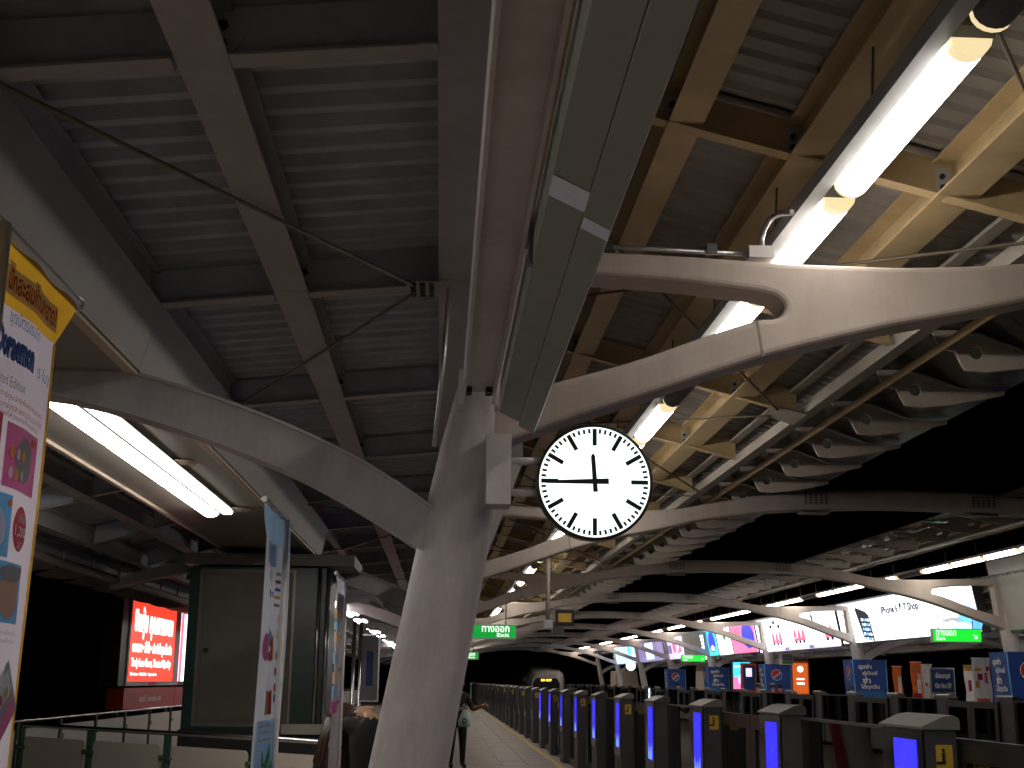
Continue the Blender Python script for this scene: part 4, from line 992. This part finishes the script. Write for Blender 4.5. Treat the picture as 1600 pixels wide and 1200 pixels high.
# cyan and pink light box, orange machines
def lightbox(x, y, w, h, z0, label, draw, cas='gatebody', name='light_box', cat='light box', d=.35):
    t = thing(name, label, cat, (x, y, 0), 'lit boxes on the far platform')
    obj('casing', MB().box(-.05, w+.05, .01, d, 0, z0+h+.1), cas, t)
    b = Board(t, (0, .008, z0), (1, 0, 0), (0, 0, 1), (0, -1, 0)); draw(b, w, h); return t
def d1(b, w, h):
    b.rect(0, h*.45, w, h, 'bigcyan', .002); b.rect(0, 0, w, h*.45, 'bigpink', .002); b.rect(w*.08, h*.82, w*.62, h*.87, 'bigwhite', .006)
    b.disc(w*.5, h*.35, w*.22, h*.20, 'biglilac', .006); b.disc(w*.52, h*.62, w*.11, h*.11, 'bigteal', .008); b.poly([(w*.35, h*.1), (w*.75, h*.12), (w*.6, h*.3)], 'bignavy', .009)
lightbox(13.65, 60.5, .80, 1.22, 1.42, 'cyan and pink glowing light box across the tracks', d1)
def d2(b, w, h): b.rect(0, 0, w, h, 'adorange', .002); b.disc(w*.5, h*.8, w*.2, h*.1, 'adwhite', .006); b.rect(w*.25, h*.45, w*.75, h*.5, 'adwhite', .006); b.rect(w*.25, h*.3, w*.75, h*.36, 'adwhite', .006)
lightbox(14.15, 52.0, .62, 1.2, 1.3, 'orange glowing machine right of the emblem box', d2, 'inkorange')
lightbox(12.62, 54.0, .5, 1.0, 1.4, 'dim blue poster case left of the emblem box', lambda b, w, h: (b.rect(0, 0, w, h, 'boxblue', .002), b.rect(w*.2, h*.55, w*.7, h*.9, 'biglilac', .005)), 'inkorange')
t = thing('info_sign', 'small hanging information sign below the pink bottle billboard', 'sign', (13.1, 50.0, 2.4), None)
obj('panel', MB().box(0, .55, 0, .06, 0, .42), 'offwhite', t); b = Board(t, (0, 0, 0), (1, 0, 0), (0, 0, 1), (0, -1, 0)); b.rect(.12, .14, .53, .40, 'inkgrey', .004); b.rect(.12, .03, .53, .12, 'inkgreen', .004)
obj('hanger', MB().tube([(.27, .03, .42), (.27, .03, .8)], .012, 8), 'darksteel', t)
# stair enclosure and wall pieces far along the other platform
for i, (x, y, w, hh, lab) in enumerate(((13.0, 97.0, 2.0, 2.5, 'beige stair wall far down the other platform'), (13.6, 66.5, .9, 2.6, 'beige wall left of the small lettered blue box'))):
    tag(obj('stair_wall', MB().prism_y([(x, 0), (x+w, 0), (x+w*.82, hh), (x+.08, hh)], y, y+3), 'plaster'), lab, 'wall')
tag(obj('green_post', MB().box(13.15, 13.32, 63.0, 63.2, 0, 2.55).box(13.10, 13.37, 62.95, 63.25, 0, .05), 'greenpost'), 'dark green post under the small far exit sign', 'post')

# ------------------------------------------------------------------ far platform back wall: cream balustrade panels
def balustrade(x0, y0, x1, y1, label, n, group, ph=.93, rail_r=.026, mat='cream'):
    L = math.hypot(x1-x0, y1-y0); rz = math.atan2(y1-y0, x1-x0)
    t = thing('balustrade', label, 'balustrade', (x0, y0, 0), group, rz)
    obj('handrail', MB().tube([(0, 0, 1.06), (L, 0, 1.06)], rail_r, 12), 'steel', t)
    w = L/n; r = .06
    pm = None
    pts = []
    for (cx, cz, a0) in ((w-.13-r, ph-r, 0), (.05+r, ph-r, 90), (.05+r, .10+r, 180), (w-.13-r, .10+r, 270)):
        for i in range(5): a = R(a0+90*i/4); pts.append((cx+r*math.cos(a), cz+r*math.sin(a)))
    pm = MB().prism_y(pts, -.006, .006).mesh('panel')
    post = MB().box(-.065, -.035, -.02, .02, 0, 1.045).box(-.005, .02, -.02, .02, 0, 1.045).mesh('post')
    clamp = MB().cyl((.045, -.02, .80), (0, 1, 0), .032, .03, 10).cyl((-.10, -.02, .80), (0, 1, 0), .032, .03, 10).box(-.09, .04, -.03, -.012, .79, .81).mesh('clamp')
    for i in range(n+1):
        if i < n: obj('panel', pm, mat, t, (i*w, 0, 0))
        obj('post', post, 'greenpost', t, (i*w, 0, 0)); obj('clamp', clamp, 'greenpost', t, (i*w, 0, 0))
    return t
balustrade(-5.05, 16.45, -.75, 12.55, 'steel handrail with cream panels crossing behind the light blue banner', 4, 'handrails')
balustrade(-5.5, 2.0, -5.5, 100.0, 'long handrail with cream panels along the left platform edge', 50, 'handrails', .96)
balustrade(W2+5.4, 14.0, W2+5.4, 100.0, 'long handrail with cream panels at the back of the far platform', 44, 'handrails', .96)
balustrade(W2+.9, 30.0, W2+.9, 44.0, 'cream panel balustrade behind the banners across the tracks', 7, 'handrails', .93)

# ------------------------------------------------------------------ booth on the left
t = thing('booth', 'dark green booth with grey door behind the light blue banner', 'booth', (-3.22, 16.6, 0))
obj('base', MB().box(0, 1.78, .0, 1.4, 0, 1.02), 'black', t)
obj('body', MB().box(.02, 1.76, .03, 1.38, 1.024, 3.03), 'boothgreen', t)
obj('frame', MB().box(.15, 1.36, .012, .028, 1.06, 3.0), 'boothframe', t)
dr = obj('door', MB().box(.185, 1.325, -.012, .010, 1.10, 2.965), 'boothdoor', t)
obj('lock', MB().cyl((.28, -.02, 1.98), (0, 1, 0), .035, .03, 14), 'black', dr)
obj('door_seam', MB().box(.225, 1.285, -.0145, -.0125, 2.925, 2.93).box(.225, 1.285, -.0145, -.0125, 1.135, 1.14).box(.222, .227, -.0145, -.0125, 1.14, 2.925).box(1.283, 1.288, -.0145, -.0125, 1.14, 2.925), 'darksteel', dr)
obj('corner_post', MB().tube([(1.66, -.01, 1.03), (1.66, -.01, 3.02)], .025, 10), 'steel', t); obj('corner_post', MB().tube([(1.775, .0, 1.03), (1.775, .0, 3.02)], .03, 10), 'steel', t)
obj('canopy', MB().box(-.05, 2.1, -.12, 1.6, 3.05, 3.19), 'boothtop', t)
obj('counter', MB().box(1.28, 1.85, -.14, -.02, .98, 1.10), 'cream', t)
# directory board beside the column
t = thing('directory_board', 'dark framed directory board on silver posts, left of the leaning column', 'sign', (-1.0, 15.2, 0))
obj('post', MB().tube([(0, 0, 0), (0, 0, 2.30)], .022, 12), 'steel', t); obj('post', MB().tube([(.075, .0, 0), (.075, .0, 2.30)], .022, 12), 'steel', t)
obj('panel', MB().box(.10, .28, .0, .04, 1.42, 2.14), 'inkgrey', t); obj('frame', MB().box(.10, .285, -.008, .05, 2.144, 2.165).box(.10, .285, -.008, .05, 1.40, 1.416).box(.284, .30, -.008, .05, 1.40, 2.165), 'steel', t)
b = Board(t, (.10, .0, 1.42), (1, 0, 0), (0, 0, 1), (0, -1, 0)); b.rect(.05, .16, .13, .55, 'inknavy', .003, 'map_print')
# red advertising light box over the left railing
t = thing('advertising_sign', 'red lit advertising board with white lettering beyond the left railing', 'advertising sign', (-5.8, 24.6, 0))
obj('cabinet', MB().box(-.35, -.006, -.5, 7.2, 1.48, 3.16), 'black', t)
obj('frame', MB().box(-.004, .02, 0, 4.75, 1.48, 1.56).box(-.004, .02, 0, .12, 1.56, 3.06).box(-.004, .02, 4.25, 4.75, 1.56, 3.06).box(-.004, .02, 0, 6.9, 3.06, 3.16), 'greypanel', t)
obj('face', MB().box(-.004, .010, .12, 4.25, 1.56, 3.06), 'adred', t)
obj('next_panel', MB().box(-.004, .012, 4.86, 6.8, 1.56, 3.06), 'adwhite', t); obj('next_panel_band', MB().box(-.004, .0135, 4.86, 5.15, 1.56, 3.06), 'bigrose', t)
obj('skirt', MB().box(-.30, .012, -.05, 4.6, 1.06, 1.44), 'redpaint', t); obj('skirt', MB().box(-.30, .012, 4.63, 6.8, 1.06, 1.44), 'redpaint', t)
b = Board(t, (.011, 0, 0), (0, 1, 0), (0, 0, 1), (1, 0, 0))
b.text('บินคุ้ม คุณภาพครบ', .40, 2.36, 3.95, 2.98, 'adwhite', .004, .05); b.text('ตรงเวลา • มั่นใจ • ประทับใจทุกเที่ยวบิน', .34, 2.04, 3.95, 2.34, 'adwhite', .004, .035)
b.text('Truly Low Fares, Trusted Quality', .32, 1.79, 3.95, 2.0, 'adwhite', .004, .05); b.text('On-time • Reliable • Impressive', .30, 1.65, 2.6, 1.735, 'adwhite', .004, .02)
b2 = Board(t, (.012, 0, 0), (0, 1, 0), (0, 0, 1), (1, 0, 0)); b2.text('จองที่', 1.2, 1.17, 1.75, 1.31, 'offwhite', .004); b2.rect(1.86, 1.17, 1.89, 1.31, 'offwhite', .004); b2.text('airasia.com', 2.0, 1.18, 3.2, 1.29, 'offwhite', .004); b2.rect(1.9, 1.48, 2.6, 1.55, 'redpaint', .011, 'badge')
for y in (.1, 2.6, 4.4): obj('leg', MB().tube([(-.15, y, -.3), (-.15, y, 1.06)], .06, 10), 'darksteel', t)
# hanging camera cluster under the second frame
t = thing('camera_pole', 'thin pole with camera cluster hanging under the second frame, below the clock', 'camera', (1.47, FY(1)+.1, 2.42))
obj('pole', MB().tube([(0, 0, 0), (0, 0, .94)], .028, 10), 'arm', t)
cb = obj('display', MB().box(.10, .36, -.05, .10, -.02, .20), 'black', t); obj('lens_panel', MB().box(.14, .32, -.056, -.052, .03, .15), 'yellow', cb)
obj('camera_body', MB().box(-.06, .05, -.22, .06, -.06, .05), 'zinc', t); obj('camera_body', MB().box(.06, .22, -.10, .14, -.12, -.03), 'darksteel', t); obj('bracket', MB().box(-.03, .14, -.02, .03, -.04, .0), 'darksteel', t)

# ------------------------------------------------------------------ train
t = thing('train', 'arriving train with amber display, far down the other track', 'train', (W2-4.42, 105.0, -1.1))
sec = lambda w, h0, h1: [(-w, h0), (w, h0), (w*1.02, h0+.6), (w, h1-.75), (w*.93, h1-.35), (w*.72, h1-.08), (0, h1), (-w*.72, h1-.08), (-w*.93, h1-.35), (-w, h1-.75), (-w*1.02, h0+.6)]
st = [(0, 1.18, .5, 3.35), (.5, 1.42, .42, 3.62), (1.2, 1.55, .4, 3.76), (62, 1.55, .4, 3.76)]
m = MB(); n = 11
for y, w, a, c in st: m.v += [(x, y, z) for x, z in sec(w, a, c)]
for i in range(3):
    for k_ in range(n): m.f.append([i*n+k_, i*n+(k_+1) % n, (i+1)*n+(k_+1) % n, (i+1)*n+k_]); m.sm.append(False)
m.f.append(list(range(n))); m.sm.append(False)
obj('body', m, 'trainwhite', t)
obj('windscreen', MB().prism_y([(-1.02, 1.5), (1.02, 1.5), (1.08, 2.6), (.85, 3.02), (-.85, 3.02), (-1.08, 2.6)], -.03, .02), 'blackgloss', t)
b = Board(t, (0, -.03, 0), (1, 0, 0), (0, 0, 1), (0, -1, 0)); b.text('MO CHIT', -.42, 2.78, .42, 2.95, 'amber', .006, .03, 'destination_display')
for s_ in (-1, 1): obj('headlamp', MB().cyl((s_*.85, -.01, 1.0), (0, 1, 0), .10, .04, 16), 'headlamp', t)
obj('side_stripe', MB().box(-1.585, -1.56, 1.5, 61, 1.5, 2.5), 'trainred', t); obj('roof_unit', MB().box(-.9, .9, 6, 14, 3.72, 3.95), 'gatecapdark', t)
for i in range(9): obj('window', MB().box(-1.60, -1.588, 3+6*i, 7+6*i, 1.75, 2.45), 'blackgloss', t)
tag(obj('signal_lamp', MB().cyl((2.75, 110, 1.35), (0, 1, 0), .10, .05, 12).box(2.72, 2.78, 110.03, 110.08, 0, 1.3), 'smallwhite'), 'tiny white signal lamp at the end of this platform', 'lamp')

# ------------------------------------------------------------------ people
def skin(name, joints, edges, matfn, mats, parent, sub=2):
    me = bpy.data.meshes.new(name); keys = list(joints); idx = {k: i for i, k in enumerate(keys)}
    me.from_pydata([joints[k][0] for k in keys], [(idx[a], idx[b_]) for a, b_ in edges], [])
    o = bpy.data.objects.new(name, me); COL.objects.link(o)
    o.modifiers.new('skin', 'SKIN'); s_ = o.modifiers.new('sub', 'SUBSURF'); s_.levels = sub; s_.render_levels = sub
    for i, k in enumerate(keys):
        r = joints[k][1]; sv = me.skin_vertices[0].data[i]; sv.radius = r if isinstance(r, tuple) else (r, r); sv.use_root = (i == 0)
    bpy.context.view_layer.update()
    nm = bpy.data.meshes.new_from_object(o.evaluated_get(bpy.context.evaluated_depsgraph_get()))
    bpy.data.objects.remove(o); bpy.data.meshes.remove(me)
    nm.materials.clear()
    for mm in mats: nm.materials.append(MATS[mm])
    for p in nm.polygons: p.material_index = matfn(p.center); p.use_smooth = True
    r_ = bpy.data.objects.new(name, nm); COL.objects.link(r_); r_.parent = parent
    return r_
BE = [('pelvis', 'waist'), ('waist', 'chest'), ('chest', 'neck'), ('neck', 'head'), ('head', 'crown'), ('chest', 'shL'), ('shL', 'elL'), ('elL', 'wrL'), ('wrL', 'haL'), ('chest', 'shR'), ('shR', 'elR'), ('elR', 'wrR'), ('wrR', 'haR'),
      ('pelvis', 'hipL'), ('hipL', 'knL'), ('knL', 'anL'), ('anL', 'toL'), ('pelvis', 'hipR'), ('hipR', 'knR'), ('knR', 'anR'), ('anR', 'toR')]
def body(over):
    J = dict(pelvis=((0, 0, .92), (.15, .11)), waist=((0, 0, 1.08), (.135, .10)), chest=((0, 0, 1.28), (.155, .115)), neck=((0, .0, 1.44), .055), head=((0, -.02, 1.53), .085), crown=((0, -.01, 1.63), .075),
             shL=((-.17, 0, 1.36), .062), elL=((-.23, .02, 1.08), .045), wrL=((-.24, -.06, .85), .032), haL=((-.24, -.09, .76), .03), shR=((.17, 0, 1.36), .062), elR=((.23, .02, 1.08), .045), wrR=((.24, -.06, .85), .032), haR=((.24, -.09, .76), .03),
             hipL=((-.09, 0, .86), .10), knL=((-.10, -.01, .48), .068), anL=((-.11, .02, .08), .045), toL=((-.12, -.13, .04), .04), hipR=((.09, 0, .86), .10), knR=((.10, -.01, .48), .068), anR=((.11, .02, .08), .045), toR=((.12, -.13, .04), .04))
    J.update(over); return J
def cap_mesh(c, r, sx=1, sy=1, sz=1, zmin=-.2, n=16):
    m = MB()
    m.grid(lambda a, b_: (c[0]+r*sx*math.cos(2*math.pi*a)*math.cos(-.5+2.05*b_), c[1]+r*sy*math.sin(2*math.pi*a)*math.cos(-.5+2.05*b_), c[2]+r*sz*math.sin(-.5+2.05*b_)), n, 8)
    return m
# person with the bag
t = thing('person', 'person in black with red cap holding a pale green bag, behind the column', 'person', (.36, 25.7, 0), None, R(15))
J = body(dict(elR=((.25, -.08, 1.10), .045), wrR=((.32, -.30, 1.16), .034), haR=((.37, -.40, 1.20), .036), elL=((-.22, -.10, 1.08), .045), wrL=((.0, -.30, 1.12), .034), haL=((.08, -.36, 1.15), .036)))
def mf(c):
    if c.z > 1.425 or (c.y < -.14 and c.z > .9 and abs(c.z-1.12) < .2): return 1
    return 0 if c.z > .07 else 2
skin('body', J, BE, mf, ['clothblack', 'skin', 'inkblack'], t); t.scale = (1.12, 1.1, 1.0)
obj('cap', cap_mesh((0, -.01, 1.60), .112, 1, 1.15, .85), 'capred', t); obj('cap_peak', MB().grid(lambda a, b_: ((a-.5)*.16, -.10-.11*b_*(1-(a-.5)**2), 1.585-.02*b_), 6, 3), 'capred', t)
for i in range(4): obj('finger', MB().tube([(.36+.012*i, -.41, 1.215-.012*i), (.385+.012*i, -.455, 1.22-.012*i), (.37+.01*i, -.475, 1.20-.012*i)], [.010, .009, .007], 6), 'skin', t)
bt = thing('shopping_bag', 'pale green plastic bag with dark print hanging from a forearm', 'bag', (.49, 25.35, .13))
bw = MB()
sl = [(.66, .105, .06), (.69, .12, .075), (.76, .12, .075), (.86, .09, .05), (.94, .05, .03), (1.0, .025, .015), (1.03, .02, .012)]
n = 14
for z, rx, ry in sl: bw.v += [(rx*math.cos(2*math.pi*i/n)*(1+.08*math.sin(5*i)), ry*math.sin(2*math.pi*i/n)*(1+.15*math.sin(3*i)), z) for i in range(n)]
for j in range(len(sl)-1):
    for i in range(n): bw.f.append([j*n+i, j*n+(i+1) % n, (j+1)*n+(i+1) % n, (j+1)*n+i]); bw.sm.append(True)
bw.f.append(list(range(n))); bw.sm.append(False)
obj('sack', bw, 'bag', bt); obj('handle', MB().tube([(0, 0, 1.02), (-.02, 0, 1.06), (.0, .02, 1.08)], .012, 6), 'bag', bt)
bb_ = Board(bt, (0, -.095, 0), (1, 0, 0), (0, 0, 1), (0, -1, 0)); bb_.disc(.0, .77, .045, .05, 'inkblack', .004); bb_.disc(0, .77, .022, .025, 'bag', .007)
# woman bowing her head, left of the column foot
t = thing('person', 'woman with long brown hair and black top bowing beside the column foot', 'person', (-.44, 8.75, 0), None, R(180))
J = body(dict(chest=((.0, -.06, 1.25), (.155, .115)), neck=((.04, -.12, 1.41), .06), head=((.15, -.20, 1.39), .085), crown=((.24, -.25, 1.36), .07), shL=((-.16, -.05, 1.37), .062), shR=((.17, -.06, 1.38), .062),
              elL=((-.26, -.12, 1.14), .045), wrL=((-.12, -.32, 1.14), .034), haL=((-.03, -.36, 1.16), .032), elR=((.27, -.16, 1.17), .045), wrR=((.14, -.34, 1.17), .034), haR=((.06, -.38, 1.19), .032)))
def mf2(c):
    if c.z < .9: return 2 if c.z > .07 else 3
    if c.z > 1.40 and c.x < .12: return 1
    if (abs(c.x) > .20 or c.y < -.2) and c.z < 1.3: return 1
    return 0
skin('body', J, BE, mf2, ['clothblack', 'skin', 'jeans', 'inkblack'], t)
hm_ = MB(); rr = random.Random(5)
obj('hair', cap_mesh((.20, -.22, 1.385), .112, 1.1, 1.05, 1.0), 'hairbrown', t)
for i in range(46):
    a = i/46*2*math.pi; x0 = .20+.10*math.cos(a); y0 = -.22+.095*math.sin(a); zt = 1.40; l_ = .38+.14*rr.random()
    hm_.tube([(x0, y0, zt), (x0+.035+.02*rr.random(), y0-.01, zt-l_*.4), (x0+.03*math.cos(a)+.05, y0+.02*math.sin(a), zt-l_*.75), (x0+.06*rr.random(), y0, zt-l_)], [.022, .024, .018, .004], 6)
obj('hair_locks', hm_, 'hairbrown', t)
obj('top_strap', MB().tube([(-.09, .07, 1.30), (-.09, .02, 1.43), (-.085, -.08, 1.42), (-.08, -.15, 1.32)], .022, 8), 'clothblack', t)
# two people across the tracks
for (x, y, rz, lab, top_, leg) in ((12.05, 47.0, 60, 'person in a red shirt across the tracks, before the emblem box', 'clothred', 'jeans'), (11.7, 47.8, 100, 'person in grey across the tracks, left of the red shirt', 'inkgrey', 'inkblack')):
    t = thing('person', lab, 'person', (x, y, 0), None, R(rz))
    skin('body', body({}), BE, lambda c: 1 if (c.z > 1.425 or c.z < .9 and abs(c.x) > .205) else (0 if c.z > .90 else (2 if c.z > .07 else 3)), [top_, 'skin', leg, 'inkblack'], t, 1)
    obj('hair', cap_mesh((0, .0, 1.60), .105, 1, 1.12, .95), 'hair', t)
# benches behind the far gates
for i, y in enumerate((33.2, 36.8, 57.5)):
    t = thing('bench', ['nearest', 'middle', 'farthest'][i]+' pale bench behind the far gates', 'bench', (W2+.25, y, 0), 'benches on the far platform')
    obj('seat', MB().box(0, .42, 0, 1.7, .42, .47), 'bench', t); obj('backrest', MB().prism_y([(.40, .55), (.43, .55), (.50, .95), (.47, .95)], .02, 1.68), 'bench', t)
    for yy in (.15, 1.5): obj('leg', MB().box(.06, .36, yy, yy+.06, 0, .418), 'darksteel', t)
